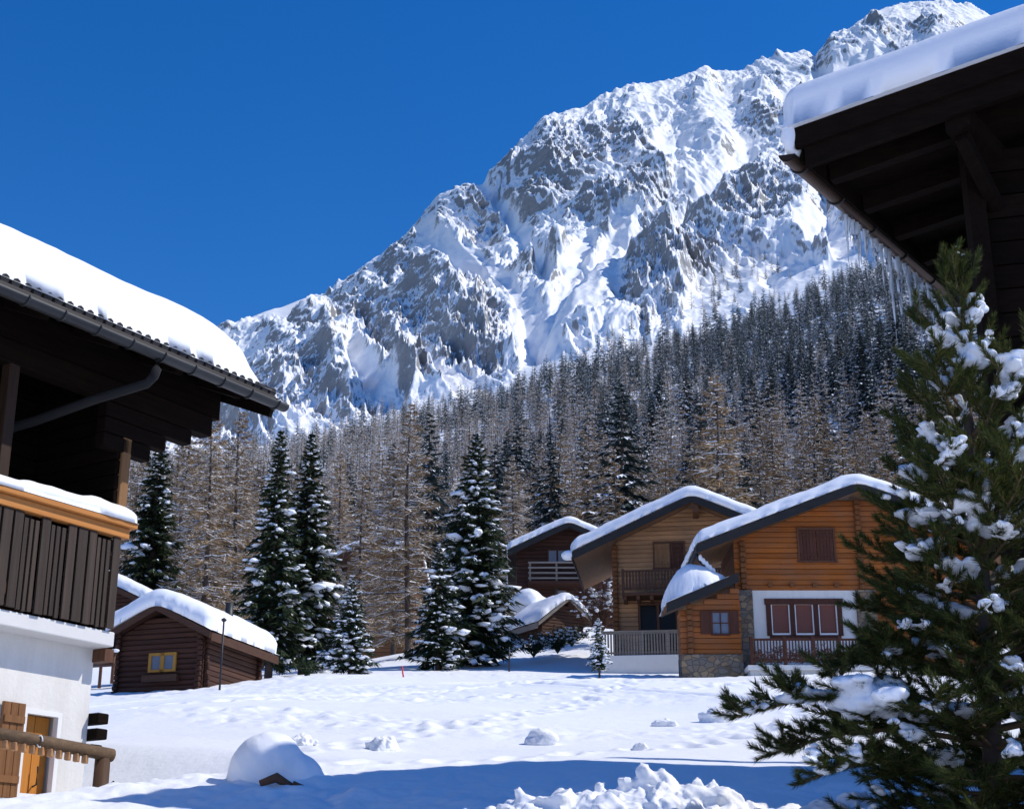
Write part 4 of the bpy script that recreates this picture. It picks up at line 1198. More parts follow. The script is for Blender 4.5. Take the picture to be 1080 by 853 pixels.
# ---- little hut at the left: dark logs, yellow window
def log_hut(u, v, Y, rz, W, D, hw, sl, label, snowT, window=True, chimney=True, seed=3, apex=None, sink=0.0):
    o = P(u, v, Y); o[2] = o[2] - sink
    root = empty('log_hut', o, rz, label=label, cat='hut', group='small snow topped huts')
    # origin: foot of the gable's right corner; gable runs to -x, long side to +y
    xa = -W / 2; za = hw + W / 2 * sl; ov = .42; yo = -.45
    gable_roof(root, xa, za + .16, sl, -W - ov, ov, yo, D + .5, .1, M['wood_brown_x'], M['wood_hut'], seed, snowT, fh=.20, R=.42)
    m = MB(); gable_logs(m, -W, 0, -.9, xa, za, sl, 0, .16, .165, rnd=.04); m.build('log_wall', M['wood_hut'], root)
    sm_ = wood('hut_side_logs', (.055, .024, .016), (.10, .045, .028), 'y', var=.5)
    for (a0, a1, b0, b1) in ((-.16, .0, .165, D), (-W, -W + .16, .165, D), (-W + .165, -.165, D - .16, D)):
        m = MB(); zz = -.9
        while zz < hw - .1: m.box(a0, a1, b0, b1, zz, zz + .16, 0, .04); zz += .165
        m.build('side_logs', sm_, root)
    r = random.Random(4)
    for yy, xx in ((-.02, -.08), (D + .02, -.08), (-.02, -W + .08)):
        m = MB(); zz = -.85
        while zz < hw + .05:
            e = r.uniform(.10, .2)
            if yy < 0: m.box(xx - .08, xx + .08, yy - e, yy, zz, zz + .155, 0, .04)
            else: m.box(xx - .08, xx + .08 + e * .4, yy, yy + e, zz, zz + .155, 0, .04)
            m.box(.002, .002 + e, (.08 if yy < 0 else D - .2), (.22 if yy < 0 else D - .06), zz + .08, zz + .235, 0, .04) if xx > -.5 else None
            zz += .165
        m.build('log_corner', M['wood_hut'], root)
    if window:
        c = -W * .455; z0 = hw * .42; w_, h_ = .96, .60
        m = MB()
        for a, b in ((c - w_ / 2, c - w_ / 2 + .10), (c - .07, c + .07), (c + w_ / 2 - .10, c + w_ / 2)): m.box(a, b, -.07, -.003, z0, z0 + h_)
        m.box(c - w_ / 2 + .101, c + w_ / 2 - .101, -.07, -.003, z0 + h_ - .09, z0 + h_); m.box(c - w_ / 2 + .101, c + w_ / 2 - .101, -.07, -.003, z0, z0 + .08)
        wn = m.build('window', M['wood_yellow'], root)
        for a, b in ((c - w_ / 2 + .1, c - .07), (c + .07, c + w_ / 2 - .1)):
            m = MB(); m.box(a, b, -.03, -.012, z0 + .08, z0 + h_ - .09); m.build('pane', M['net'], wn)
        m = MB(); m.box(c - .60, c + .62, -.22, -.01, z0 - .32, z0 - .10, 0, .01); m.build('window_box', M['wood_brown_x'], root)
    if chimney:
        cx, cy = ov * .2 - .55, D * .62; zc = za + .16 - abs(cx - xa) * sl
        m = MB(); m.tube([(cx, cy, zc - .1), (cx, cy, zc + 1.05)], .13, 12); m.build('stove_pipe', M['metal'], root)
    return root


log_hut(211.5, 735, 47.0, math.radians(-17), 3.05, 3.9, 1.98, .50, 'dark log hut with a yellow window and thick rounded roof snow', .62)
log_hut(152, 650, 64.0, math.radians(-12), 4.2, 4.0, .9, .48, 'hut showing only a strip of snowy roof behind the yellow windowed hut', .55, window=False, chimney=False, seed=9, sink=.4)


# ---- snowed-under shed: little A-shaped gable with bargeboards
def shed():
    f = Face(597, 664, 73.0); root = empty('snowy_shed', f.o, math.radians(30), label='low shed with an A shaped gable, buried in snow beside the dark red chalet', cat='shed')
    gable_roof(root, 0.0, 1.55, .80, -1.75, 1.25, -.35, 3.2, .1, M['wood_grey'], M['wood_brown'], 71, .42, fh=.16, R=.5)
    m = MB(); gable_logs(m, -1.35, 1.0, -1.2, 0.0, 1.40, .80, 0, .14, .16); m.build('gable_wall', M['wood_brown_x'], root)
    for x_ in (-1.35, .86):
        m = MB(); m.box(x_, x_ + .14, .15, 2.9, -1.2, .42); m.build('side_wall', M['wood_brown_x'], root)


shed()
o = fuse('snow_hump', *blobs([(0, 0, .35), (.5, .3, .2), (-.5, .2, .15)], [(.75, .8, .62), (.7, .7, .5), (.6, .7, .45)], 4, 2), M['snow'], .07, smooth=5, loc=P(556, 640, 76))
tag(o, 'rounded snow hump just above the buried shed', 'snow pile', 'heaps of snow')

# ------------------------------------------------------------------ trees
def unit(a):
    return a / (np.linalg.norm(a, axis=-1, keepdims=True) + 1e-9)


def tri_slivers(base, direc, side, length, width):
    """leaf-like triangles: base points (n,3), directions, sideways unit vectors"""
    b = base; w = width[:, None] * .5
    return np.stack([b - side * w, b + side * w, b + direc * length[:, None]], 1).reshape(-1, 3)


def tube_np(pts, rad, n=5):
    """many tubes at once: pts (b,k,3), rad (b,k) -> verts, quads"""
    b, k, _ = pts.shape
    d = np.gradient(pts, axis=1); d = unit(d)
    up = np.where(np.abs(d[..., 2:3]) > .95, np.array([1.0, 0, 0]), np.array([0, 0, 1.0]))
    s = unit(np.cross(d, up)); t = np.cross(s, d)
    a = np.arange(n) * 2 * math.pi / n
    V = pts[:, :, None, :] + (s[:, :, None, :] * np.cos(a)[:, None] + t[:, :, None, :] * np.sin(a)[:, None]) * rad[:, :, None, None]
    I = np.arange(b * k * n).reshape(b, k, n)
    q = np.stack([I[:, :-1], np.roll(I, -1, 2)[:, :-1], np.roll(I, -1, 2)[:, 1:], I[:, 1:]], -1).reshape(-1, 4)
    return V.reshape(-1, 3), q


class Bag:
    """collects vertex and face arrays with material slots"""

    def __init__(self): self.V, self.F, self.m, self.n, self.sm = [], [], [], 0, []

    def add(self, V, F_, mi=0, smooth=False):
        self.V.append(V); self.F.append(np.asarray(F_) + self.n); self.m.append(np.full(len(F_), mi)); self.sm.append(np.full(len(F_), smooth)); self.n += len(V)

    def mesh(self, name, mats):
        return np_mesh(name, np.concatenate(self.V), self.F, mats, self.m, smooth=np.concatenate(self.sm))


def conifer_limbs(r, Ht, Rm, nb, zlo, shape, rise, droop, jag=.22):
    """branch frames: height, azimuth, length; returns curve evaluator"""
    h = zlo + (1 - zlo) * ((np.arange(nb) + r.random(nb) * .8) / nb) ** .95
    h = np.clip(h, zlo, .985)
    az = np.arange(nb) * 2.39996 + r.random(nb) * .7
    prof = (1 - h) ** shape * np.minimum(1, .62 + (h - zlo) * 2.4)
    L = Rm * np.maximum(prof, .035) * (1 + (r.random(nb) - .5) * 2 * jag)
    z0 = h * Ht
    rs = rise * (.6 + .8 * r.random(nb)) * np.where(h > .8, 1.6, 1.0); dr = droop * (.6 + .8 * r.random(nb)) * np.where(h > .8, .35, 1)

    def at(i, s):
        """point on limb i (array) at s in 0..1, and its heading"""
        rad = L[i] * s
        z = z0[i] + L[i] * (rs[i] * s - dr[i] * s * s + .18 * s ** 4)
        p = np.stack([np.cos(az[i]) * rad, np.sin(az[i]) * rad, z], -1)
        dz = rs[i] - 2 * dr[i] * s + .72 * s ** 3
        t = unit(np.stack([np.cos(az[i]), np.sin(az[i]), dz], -1))
        return p, t
    return h, az, L, at


def make_spruce(name, seed, Ht, Rm, nb, per, twigs, snow, shape=.85, zlo=.05, lod=1, tree_mats=None, snow_big=1.0):
    """returns (trunk mesh, crown mesh, snow mesh) or, with lod 2, one mesh"""
    r = np.random.default_rng(seed)
    h, az, L, at = conifer_limbs(r, Ht, Rm, nb, zlo, shape, .10, .42)
    tb, cb, sb = Bag(), Bag(), Bag()
    k = 9; zz = np.linspace(0, 1, k)
    tp = np.stack([.04 * Ht * .1 * np.sin(zz * 5), .004 * Ht * np.cos(zz * 4), zz * Ht * .985 - .4], -1)[None]
    tV, tq = tube_np(tp, (Ht * (.016 if lod == 1 else .009) * (1 - zz) ** .8 + .012)[None], 7); tb.add(tV, tq, 0, True)
    # sprays along every limb
    i = np.repeat(np.arange(nb), per); s = np.tile((np.arange(per) + .5) / per, nb) ** .8 * .97 + .03; s = np.clip(s + (r.random(len(s)) - .5) * .5 / per, .04, 1)
    p, t = at(i, s)
    up = np.array([0, 0, 1.0]); side = unit(np.cross(t, up)); nrm = np.cross(side, t)
    for q in range(twigs):
        a = (r.random(len(i)) * 2 - 1) * 1.25
        ln = L[i] * (.16 + .20 * (1 - s)) * (.6 + .8 * r.random(len(i))) + Ht * .010
        hang = -.28 - .55 * r.random(len(i))
        d = unit(t * np.cos(a)[:, None] + side * np.sin(a)[:, None] + up * hang[:, None] * .8)
        sd = unit(np.cross(d, nrm + r.normal(0, .5, p.shape)))
        w = ln * (.22 if lod == 1 else .36) + .012
        b = p + r.normal(0, 1, p.shape) * (L[i] * .02)[:, None]
        V = tri_slivers(b, d, sd, ln, w); cb.add(V, np.arange(len(V)).reshape(-1, 3))
    # dense inner green so that the stem does not show bare
    n_in = nb * 3; hh = r.random(n_in) ** .9 * (1 - zlo) + zlo; aa = r.random(n_in) * 6.283; rr = Rm * (1 - hh) ** shape * (.10 + .35 * r.random(n_in))
    b = np.stack([np.cos(aa) * rr, np.sin(aa) * rr, hh * Ht], -1); d = unit(np.stack([np.cos(aa), np.sin(aa), -.7 + 0 * aa], -1)); sd = unit(np.cross(d, r.normal(0, 1, d.shape)))
    V = tri_slivers(b, d, sd, Rm * .26 * (1 - hh) + .05, Rm * .10 * (1 - hh) + .03); cb.add(V, np.arange(len(V)).reshape(-1, 3))
    # limbs
    ss = np.linspace(0, 1, 5); I, S = np.repeat(np.arange(nb), 5), np.tile(ss, nb)
    lp, _ = at(I, S); lV, lq = tube_np(lp.reshape(nb, 5, 3), np.maximum(L[:, None] * .016 * (1 - ss * .8), .006), 3); tb.add(lV, lq, 0, True)
    # snow lying along the outer limbs
    pick = r.random(nb) < snow
    j = np.where(pick)[0]
    if lod == 1:
        C, S_, R_ = [], [], []
        for _ in range(6):
            s0 = .35 + .64 * r.random(len(j)); p0, t0 = at(j, s0)
            sz = (L[j] * (.042 + .05 * r.random(len(j))) + .010 * Ht ** .5) * snow_big * np.exp(r.normal(0, .38, len(j)))
            lat = np.stack([-np.sin(az[j]), np.cos(az[j]), 0 * az[j]], -1) * (r.normal(0, .10, len(j)) * L[j])[:, None]
            C.append(p0 + lat - np.array([0, 0, 1]) * (np.abs(lat).sum(1) * .4)[:, None] + np.array([0, 0, 1]) * (sz * .10)[:, None]); S_.append(np.stack([sz * (1.1 + .7 * r.random(len(j))), sz * (.55 + .4 * r.random(len(j))), sz * (.32 + .25 * r.random(len(j)))], -1)); R_.append(az[j] + r.normal(0, .6, len(j)))
            j = j[r.random(len(j)) < .80]
        V, Fc = blobs(np.concatenate(C), np.concatenate(S_), seed, 1, np.concatenate(R_), .75)
        sb.add(V, Fc, 0, True)
        # powder on the twigs
        i2 = np.where(r.random(len(i)) < snow * .40)[0]; n = len(i2)
        pp = p[i2] + up * (L[i[i2]] * .02 + .02)[:, None]; a = (r.random(n) * 2 - 1) * 1.0
        d = unit(t[i2] * np.cos(a)[:, None] + side[i2] * np.sin(a)[:, None] - up * .25); sd = unit(np.cross(d, up))
        ln = L[i[i2]] * (.10 + .12 * r.random(n)) + .04
        q = np.stack([pp - sd * (ln * .16)[:, None], pp + d * (ln * .5)[:, None] - sd * (ln * .2)[:, None], pp + d * ln[:, None] - up * (ln * .25)[:, None], pp + d * (ln * .5)[:, None] + sd * (ln * .2)[:, None]], 1).reshape(-1, 3)
        sb.add(q, np.arange(len(q)).reshape(-1, 4))
        return tb.mesh(name + '_trunk', [M['bark']]), cb.mesh(name + '_crown', [tree_mats or M['spruce']]), sb.mesh(name + '_snow', [M['snow_tree']])
    n = len(i); i2 = np.where(r.random(n) < snow)[0]; n = len(i2)
    pp = p[i2] + up * (L[i[i2]] * .03 + .04)[:, None]; a = (r.random(n) * 2 - 1) * .9
    d = unit(t[i2] * np.cos(a)[:, None] + side[i2] * np.sin(a)[:, None] - up * .30); sd = unit(np.cross(d, up))
    ln = L[i[i2]] * (.16 + .2 * r.random(n)) + .12
    q = np.stack([pp - sd * (ln * .20)[:, None], pp + d * (ln * .55)[:, None] - sd * (ln * .26)[:, None], pp + d * ln[:, None] - up * (ln * .3)[:, None], pp + d * (ln * .5)[:, None] + sd * (ln * .26)[:, None]], 1).reshape(-1, 3)
    g = Bag()
    for B_, mi in ((tb, 0), (cb, 1)):
        g.V += [v for v in B_.V]; off = g.n
        for f_, m_, s_ in zip(B_.F, B_.m, B_.sm): g.F.append(f_ + off); g.m.append(m_ + mi); g.sm.append(s_)
        g.n += B_.n
    g.add(q, np.arange(len(q)).reshape(-1, 4), 2)
    return g.mesh(name, [M['bark'], tree_mats or M['spruce_far'], M['snow_tree']])


def make_larch(name, seed, Ht, Rm, nb, per, snow, lod=1, zlo=.10, tw=1.0):
    r = np.random.default_rng(seed)
    h, az, L, at = conifer_limbs(r, Ht, Rm, nb, zlo, .80, .02, .26, .35)
    tb, cb, sb = Bag(), Bag(), Bag()
    k = 11; zz = np.linspace(0, 1, k)
    tp = np.stack([.010 * Ht * np.sin(zz * 4 + seed), .008 * Ht * np.cos(zz * 3 + seed), zz * Ht - .4], -1)[None]
    tV, tq = tube_np(tp, (Ht * (.0125 if lod == 1 else .009) * (1 - zz) ** .9 + .015)[None], 7); tb.add(tV, tq, 0, True)
    K = 6; ss = np.linspace(0, 1, K); I, S = np.repeat(np.arange(nb), K), np.tile(ss, nb)
    lp, lt = at(I, S); lp = lp.reshape(nb, K, 3); lp = lp + r.normal(0, 1, lp.shape) * (L[:, None, None] * .03) * ss[None, :, None]
    lr = np.maximum(L[:, None] * .014 * (1 - ss * .85), .010 * tw)
    lV, lq = tube_np(lp, lr, 4 if lod == 1 else 3); tb.add(lV, lq, 0, True)
    # twigs
    i = np.repeat(np.arange(nb), per); s = r.random(len(i)) * .85 + .15
    p, t = at(i, s); up = np.array([0, 0, 1.0]); side = unit(np.cross(t, up))
    p = p + r.normal(0, 1, p.shape) * (L[i] * .02)[:, None]
    a = np.where(r.random(len(i)) < .5, 1, -1) * (.5 + .7 * r.random(len(i)))
    d = unit(t * np.cos(a)[:, None] + side * np.sin(a)[:, None] + up * (r.random(len(i)) * .9 - .55)[:, None])
    ln = (L[i] * (.14 + .26 * (1 - s)) + .15) * (.6 + .8 * r.random(len(i)))
    sd = unit(np.cross(d, r.normal(0, 1, d.shape)))
    V = tri_slivers(p, d, sd, ln, np.full(len(i), .030 * tw) + ln * .018 * tw); cb.add(V, np.arange(len(V)).reshape(-1, 3))
    b2 = p + d * (ln * .45)[:, None]; d2 = unit(d + r.normal(0, .6, d.shape)); sd2 = unit(np.cross(d2, r.normal(0, 1, d.shape)))
    V = tri_slivers(b2, d2, sd2, ln * .55, np.full(len(i), .026 * tw) + ln * .012 * tw); cb.add(V, np.arange(len(V)).reshape(-1, 3))
    # snow lines on the upper side of limbs and on some twigs
    j = np.where(r.random(nb) < snow)[0]
    q = lp[j] + up * (lr[j][..., None] * .9 + .012); w_ = (lr[j] * 1.1 + .022 * tw) * (1 - .5 * ss)[None]
    # thin ridged strips with a body of their own
    sV, sq = tube_np(q, w_ * .62, 4); sb.add(sV, sq, 0, True)
    i2 = np.where(r.random(len(i)) < snow * .28)[0]
    pb = p[i2] + up * .02; tp2 = np.stack([pb, pb + d[i2] * (ln[i2] * .4)[:, None], pb + d[i2] * (ln[i2] * .8)[:, None]], 1)
    rV, rq = tube_np(tp2, np.tile(np.array([[.020, .017, .006]]) * tw, (len(i2), 1)), 3); sb.add(rV, rq, 0, True)
    if lod == 1:
        return tb.mesh(name + '_trunk', [M['bark']]), cb.mesh(name + '_crown', [M['larch']]), sb.mesh(name + '_snow', [M['snow_tree']])
    g = Bag()
    for B_, mi in ((tb, 0), (cb, 1), (sb, 2)):
        off = g.n; g.V += B_.V
        for f_, m_, s_ in zip(B_.F, B_.m, B_.sm): g.F.append(f_ + off); g.m.append(m_ + mi); g.sm.append(s_)
        g.n += B_.n
    return g.mesh(name, [M['bark'], M['larch'], M['snow_tree']])


def place_tree(kind, u, v, Y, meshes, label, scale=1.0, rz=0.0, group=None, cat='tree', tilt=0.0):
    o = P(u, v, Y)
    root = empty(kind, o, rz, label=label, cat=cat, group=group)
    root.scale = (scale, scale, scale); root.rotation_euler = (tilt, 0, rz)
    for n, me in zip(('trunk', 'crown', 'snow_clumps'), meshes):
        obj(n, me, root)
    return root


def top_h(u, v0, v1, Y):
    return P(u, v1, Y)[2] - P(u, v0, Y)[2]


GM = 'snowy spruces between the houses'
# trees that stand in the village, each modelled to its own height and outline
for (u, v0, v1, Y, half, seed, sn, lab) in [
    (283, 708, 452, 60, 40, 101, .60, 'tall dark spruce nearest the little hut, left of a close pair'),
    (318, 708, 455, 62, 44, 102, .70, 'tall spruce with snow along its right side, right of a close pair'),
    (500, 704, 455, 64, 52, 103, .80, 'broad tall spruce laden with snow, standing alone left of the dark red chalet'),
    (461, 706, 572, 61, 34, 104, .72, 'half grown spruce leaning against the broad tall spruce'),
    (368, 709, 606, 57, 31, 105, .95, 'small bushy spruce heaped with snow in front of the brown chalet'),
    (152, 690, 455, 72, 42, 106, .50, 'dark spruce rising between the loggia house and the bare larches')]:
    Ht = top_h(u, v0, v1, Y); dpt = P(u, (v0 + v1) / 2, Y); Rm = half / F * (Y * CP + dpt[2] * SP) * 1.12
    big = Ht > 6
    ms = make_spruce('village_spruce', seed, Ht, Rm, 250 if big else 130, 9, 7, sn, shape=.80, zlo=.03)
    place_tree('spruce_tree', u, v0, Y, ms, lab, group=GM)

GL = 'bare larches behind the huts'
for (u, v0, v1, Y, half, seed, lab) in [
    (208, 700, 425, 68, 62, 201, 'bare larch with long level snowy limbs, above the little hut'),
    (240, 698, 432, 74, 52, 202, 'bare golden larch close left of the pair of tall spruces'),
    (428, 702, 424, 72, 62, 203, 'tall golden brown larch in front of the brown chalet'),
    (182, 690, 455, 82, 50, 204, 'thin larch partly hidden by the roof corner of the loggia house'),
    (395, 690, 470, 108, 50, 205, 'larch further behind, its top left of the tall golden brown larch'),
    (412, 703, 470, 79, 46, 208, 'slender larch touching the left side of the tall golden brown larch'),
    (378, 700, 500, 84, 40, 209, 'short larch right behind the small bushy spruce'),
    (350, 690, 475, 112, 45, 206, 'larch just right of the pair of tall spruces'),
    (540, 680, 480, 118, 50, 207, 'larch rising behind the broad lone spruce')]:
    Ht = top_h(u, v0, v1, Y); dpt = P(u, (v0 + v1) / 2, Y); Rm = half / F * (Y * CP + dpt[2] * SP)
    ms = make_larch('village_larch', seed, Ht, Rm, 100, 48, .85, tw=1.0)
    place_tree('larch_tree', u, v0, Y, ms, lab, group=GL)

ms = make_spruce('young_spruce', 301, 1.75, .46, 90, 8, 7, .95, shape=.7, zlo=.03, snow_big=1.25)
place_tree('spruce_sapling', 632, 707, 50, ms, 'waist high young spruce packed with snow in front of the pale chalet terrace', cat='tree')


# ---- bare bush by the dark chalet and snowed shrubs on the bank
def bush(u, v, Y, Ht, Rm, seed, label, snow=.6, cat='shrub', leaf='twig', n=46, group=None):
    r = np.random.default_rng(seed)
    root = empty('snowy_shrub' if leaf != 'twig' else 'bare_shrub', P(u, v, Y), label=label, cat=cat, group=group)
    az = r.random(n) * 6.283; inc = .25 + .9 * r.random(n); L = Ht * (.6 + .5 * r.random(n)); k = 5; ss = np.linspace(0, 1, k)
    dirs = np.stack([np.cos(az) * np.sin(inc) * Rm / Ht * 1.5, np.sin(az) * np.sin(inc) * Rm / Ht * 1.5, np.cos(inc)], -1)
    pts = dirs[:, None] * (L[:, None] * ss)[..., None]; pts[..., 2] -= (L[:, None] * ss ** 2 * .18); pts = pts + r.normal(0, 1, pts.shape) * Ht * .025 * ss[None, :, None]; pts[:, 0, 2] = -.2
    V, q = tube_np(pts, np.maximum(.02 * (1 - ss), .006)[None] * np.ones((n, 1)), 3); st = Bag(); st.add(V, q)
    i = np.repeat(np.arange(n), 22); s = r.integers(1, k, len(i)); p = pts[i, s] + r.normal(0, 1, (len(i), 3)) * Ht * .06
    d = unit(dirs[i] + r.normal(0, .8, (len(i), 3))); sd = unit(np.cross(d, r.normal(0, 1, d.shape)))
    lw = .022 if leaf == 'twig' else .06
    V = tri_slivers(p, d, sd, Ht * (.10 + .12 * r.random(len(i))), np.full(len(i), lw)); st.add(V, np.arange(len(V)).reshape(-1, 3))
    obj('twigs', st.mesh('shrub_twigs', [M[leaf]]), root)
    j = np.where(r.random(n) < snow)[0]; C = np.concatenate([pts[j, 3], pts[j, 4]]) + np.array([0, 0, .03]); sz = (.04 + .06 * r.random(len(C))) * (Ht if Ht < 1.5 else 1.3)
    V, Fc = blobs(C, np.stack([sz * 1.2, sz, sz * .55], -1), seed, 1, r.random(len(C)) * 6, .5); b = Bag(); b.add(V, Fc, 0, True); obj('snow_clumps', b.mesh('shrub_snow', [M['snow_tree']]), root)


bush(634, 664, 71, 3.0, 1.1, 401, 'bare twiggy bush dusted with snow between the dark red and pale chalets', .8, n=80)
GB = 'low snowy shrubs on the bank below the shed'
bush(563, 688, 66, .9, .9, 402, 'low evergreen shrub nearest the broad lone spruce, below the buried shed', .8, leaf='spruce', group=GB)
bush(588, 684, 67, 1.0, 1.0, 403, 'low evergreen shrub in the middle of the bank below the buried shed', .8, leaf='spruce', group=GB)
bush(603, 677, 68, .9, .7, 404, 'low evergreen shrub below the right bargeboard of the buried shed', .8, leaf='spruce', group=GB)
bush(323, 712, 52, .75, .28, 405, 'small grassy plant poking out of the snow in front of the pair of spruces', .3, leaf='spruce', n=12)


# ---- the forest on the slope
SPR = [make_spruce('forest_spruce', 500 + k, 1.0 * 20, 3.5 + .35 * k, 95, 9, 4, .55 + .14 * (k % 3), shape=.85, zlo=.06, lod=2) for k in range(5)]
LAR = [make_larch('forest_larch', 600 + k, 20.0, 3.6 + .3 * k, 74, 30, .6, lod=2, tw=2.6) for k in range(5)]


def forest():
    r = np.random.default_rng(77)
    N = 74000
    az = r.uniform(math.radians(-21), math.radians(27), N); rr = np.sqrt(r.uniform(128 ** 2, 1060 ** 2, N))
    X, Y = rr * np.sin(az), rr * np.cos(az)
    ef = sum(_ip(_fst, az + o) for o in np.linspace(-.03, .03, 9)) / 9
    Z = H(az, rr)
    u, v = px_of(X, Y, Z)
    u2, vt = px_of(X, Y, Z + 20)
    # clearings and a frayed upper edge
    edge = fbm(X / 110, Y / 60, 3, 301) * 150
    keep = (rr < 860 + edge * 1.6) & (r.random(N) < np.clip((960 + edge * 1.2 - rr) / 160, .04, 1))
    strag = (rr < 1050) & (r.random(N) < .05) & (u > 420)
    keep = keep | strag
    keep &= r.random(N) < np.clip(1.1 - 1.3 * np.maximum(fbm(X / 40, Y / 40, 2, 302), 0), .12, 1)
    idx = np.where(keep)[0]
    # minimum spacing
    cell = {}; out = []
    for i in idx:
        d0 = 3.8 + rr[i] * .0055
        c = (int(X[i] // 8), int(Y[i] // 8)); ok = True
        for a in (-1, 0, 1):
            for b in (-1, 0, 1):
                for j in cell.get((c[0] + a, c[1] + b), ()):
                    if (X[i] - X[j]) ** 2 + (Y[i] - Y[j]) ** 2 < d0 * d0: ok = False; break
                if not ok: break
            if not ok: break
        if ok: cell.setdefault(c, []).append(i); out.append(i)
    out = np.array(out)
    # which kind: dark firs high on the right and along the top, larches lower down
    dark = sst(740, 860, u[out]) * sst(480, 410, v[out]) + .55 * sst(500, 425, v[out]) + .25 * sst(430, 380, v[out]) + .12
    dark = np.clip(dark + .55 * fbm(X[out] / 60, Y[out] / 60, 2, 303), .06, .97)
    isp = r.random(len(out)) < dark
    hgt = np.clip(r.normal(.74, .22, len(out)), .28, 1.25) * np.where(isp, 1.0, .98) * np.where(rr[out] > 850, .75, 1.0)
    infr = (u[out] > 130) & (u[out] < 1010)
    order = np.argsort(rr[out])
    left = {True: 280, False: 280}
    far = []
    for k in order:
        i = out[k]; sp = bool(isp[k])
        if infr[k] and left[sp] > 0:
            left[sp] -= 1
            me = (SPR if sp else LAR)[int(r.integers(0, 5))]
            o = bpy.data.objects.new('forest_spruce' if sp else 'forest_larch', me); COL.objects.link(o)
            o.location = (X[i], Y[i], Z[i]); s = hgt[k]; wd = s * r.uniform(.95, 1.5); o.scale = (wd, wd * r.uniform(.9, 1.1), s); o.rotation_euler = (r.normal(0, .015), r.normal(0, .015), r.uniform(0, 6.28))
            if sp: tag(o, 'snow dusted spruce among the trees on the steep slope', 'tree', 'spruces of the hillside forest')
            else: tag(o, 'bare brown larch among the trees on the steep slope', 'tree', 'larches of the hillside forest')
        else:
            far.append(k)
    # the rest of the wood, one mass
    lo_s = [make_spruce('wood_spruce', 700 + k, 20.0, 3.9 + .4 * k, 46, 6, 3, .75, lod=2) for k in range(3)]
    lo_l = [make_larch('wood_larch', 720 + k, 20.0, 3.9, 34, 16, .9, lod=2, tw=4.2) for k in range(2)]

    def arr(me):
        n = len(me.vertices); co = np.empty(n * 3, np.float32); me.vertices.foreach_get('co', co)
        npoly = len(me.polygons); mi = np.empty(npoly, np.int32); me.polygons.foreach_get('material_index', mi)
        lt = np.empty(npoly, np.int32); me.polygons.foreach_get('loop_total', lt); ls = np.empty(npoly, np.int32); me.polygons.foreach_get('loop_start', ls)
        lv = np.empty(len(me.loops), np.int32); me.loops.foreach_get('vertex_index', lv)
        t3 = np.where(lt == 3)[0]; t4 = np.where(lt == 4)[0]
        return co.reshape(-1, 3), lv[ls[t3][:, None] + np.arange(3)], mi[t3], lv[ls[t4][:, None] + np.arange(4)], mi[t4]
    # lone trees on the open slope over the wood
    n_ = len(SLOPE_PTS); taken = []
    for i in r.permutation(n_)[:4000]:
        x_, y_, z_, u_, v_ = SLOPE_PTS[i]
        w_ = math.exp(-((v_ - (352 - (u_ - 680) * .55)) / 26) ** 2)
        if r.random() > w_ * .5 or any(abs(u_ - a) < 3.5 and abs(v_ - b) < 7 for a, b in taken): continue
        taken.append((u_, v_)); sp = r.random() < .6
        o = bpy.data.objects.new('slope_tree', lo_s[len(taken) % 3] if sp else lo_l[len(taken) % 2]); COL.objects.link(o)
        s = r.uniform(.55, 1.05); o.location = (x_, y_, z_ - .6); o.scale = (s * 1.1, s * 1.1, s); o.rotation_euler = (0, 0, r.uniform(0, 6.28))
        tag(o, 'small dark tree standing apart on the open snow above the wood', 'tree', 'scattered trees above the wood')
        if len(taken) >= 55: break
    A_s, A_l = [arr(m_) for m_ in lo_s], [arr(m_) for m_ in lo_l]
    V, F3, F4, M3, M4, n0 = [], [], [], [], [], 0
    for k in far:
        i = out[k]; sp = isp[k]
        co, f3, m3, f4, m4 = (A_s[int(r.integers(0, 3))] if sp else A_l[int(r.integers(0, 2))])
        a = r.uniform(0, 6.28); c, s = math.cos(a), math.sin(a); g = hgt[k]
        W = np.stack([co[:, 0] * c - co[:, 1] * s, co[:, 0] * s + co[:, 1] * c, co[:, 2]], -1) * np.array([g * 1.25, g * 1.25, g]) + np.array([X[i], Y[i], Z[i]])
        mo = np.array([0, 1, 2]) if sp else np.array([0, 3, 2])
        V.append(W); F3.append(f3 + n0); F4.append(f4 + n0); M3.append(mo[m3]); M4.append(mo[m4]); n0 += len(co)
    me = np_mesh('distant_forest', np.concatenate(V), [np.concatenate(F3), np.concatenate(F4)], [M['bark'], M['spruce_far'], M['snow_tree'], M['larch']], [np.concatenate(M3), np.concatenate(M4)])
    tag(obj('distant_forest', me), 'far snow dusted wood of spruce and larch climbing to the rocks', 'forest', kind='stuff')
    print('forest', len(out), 'far', len(far), 'tris', len(me.polygons))


forest()

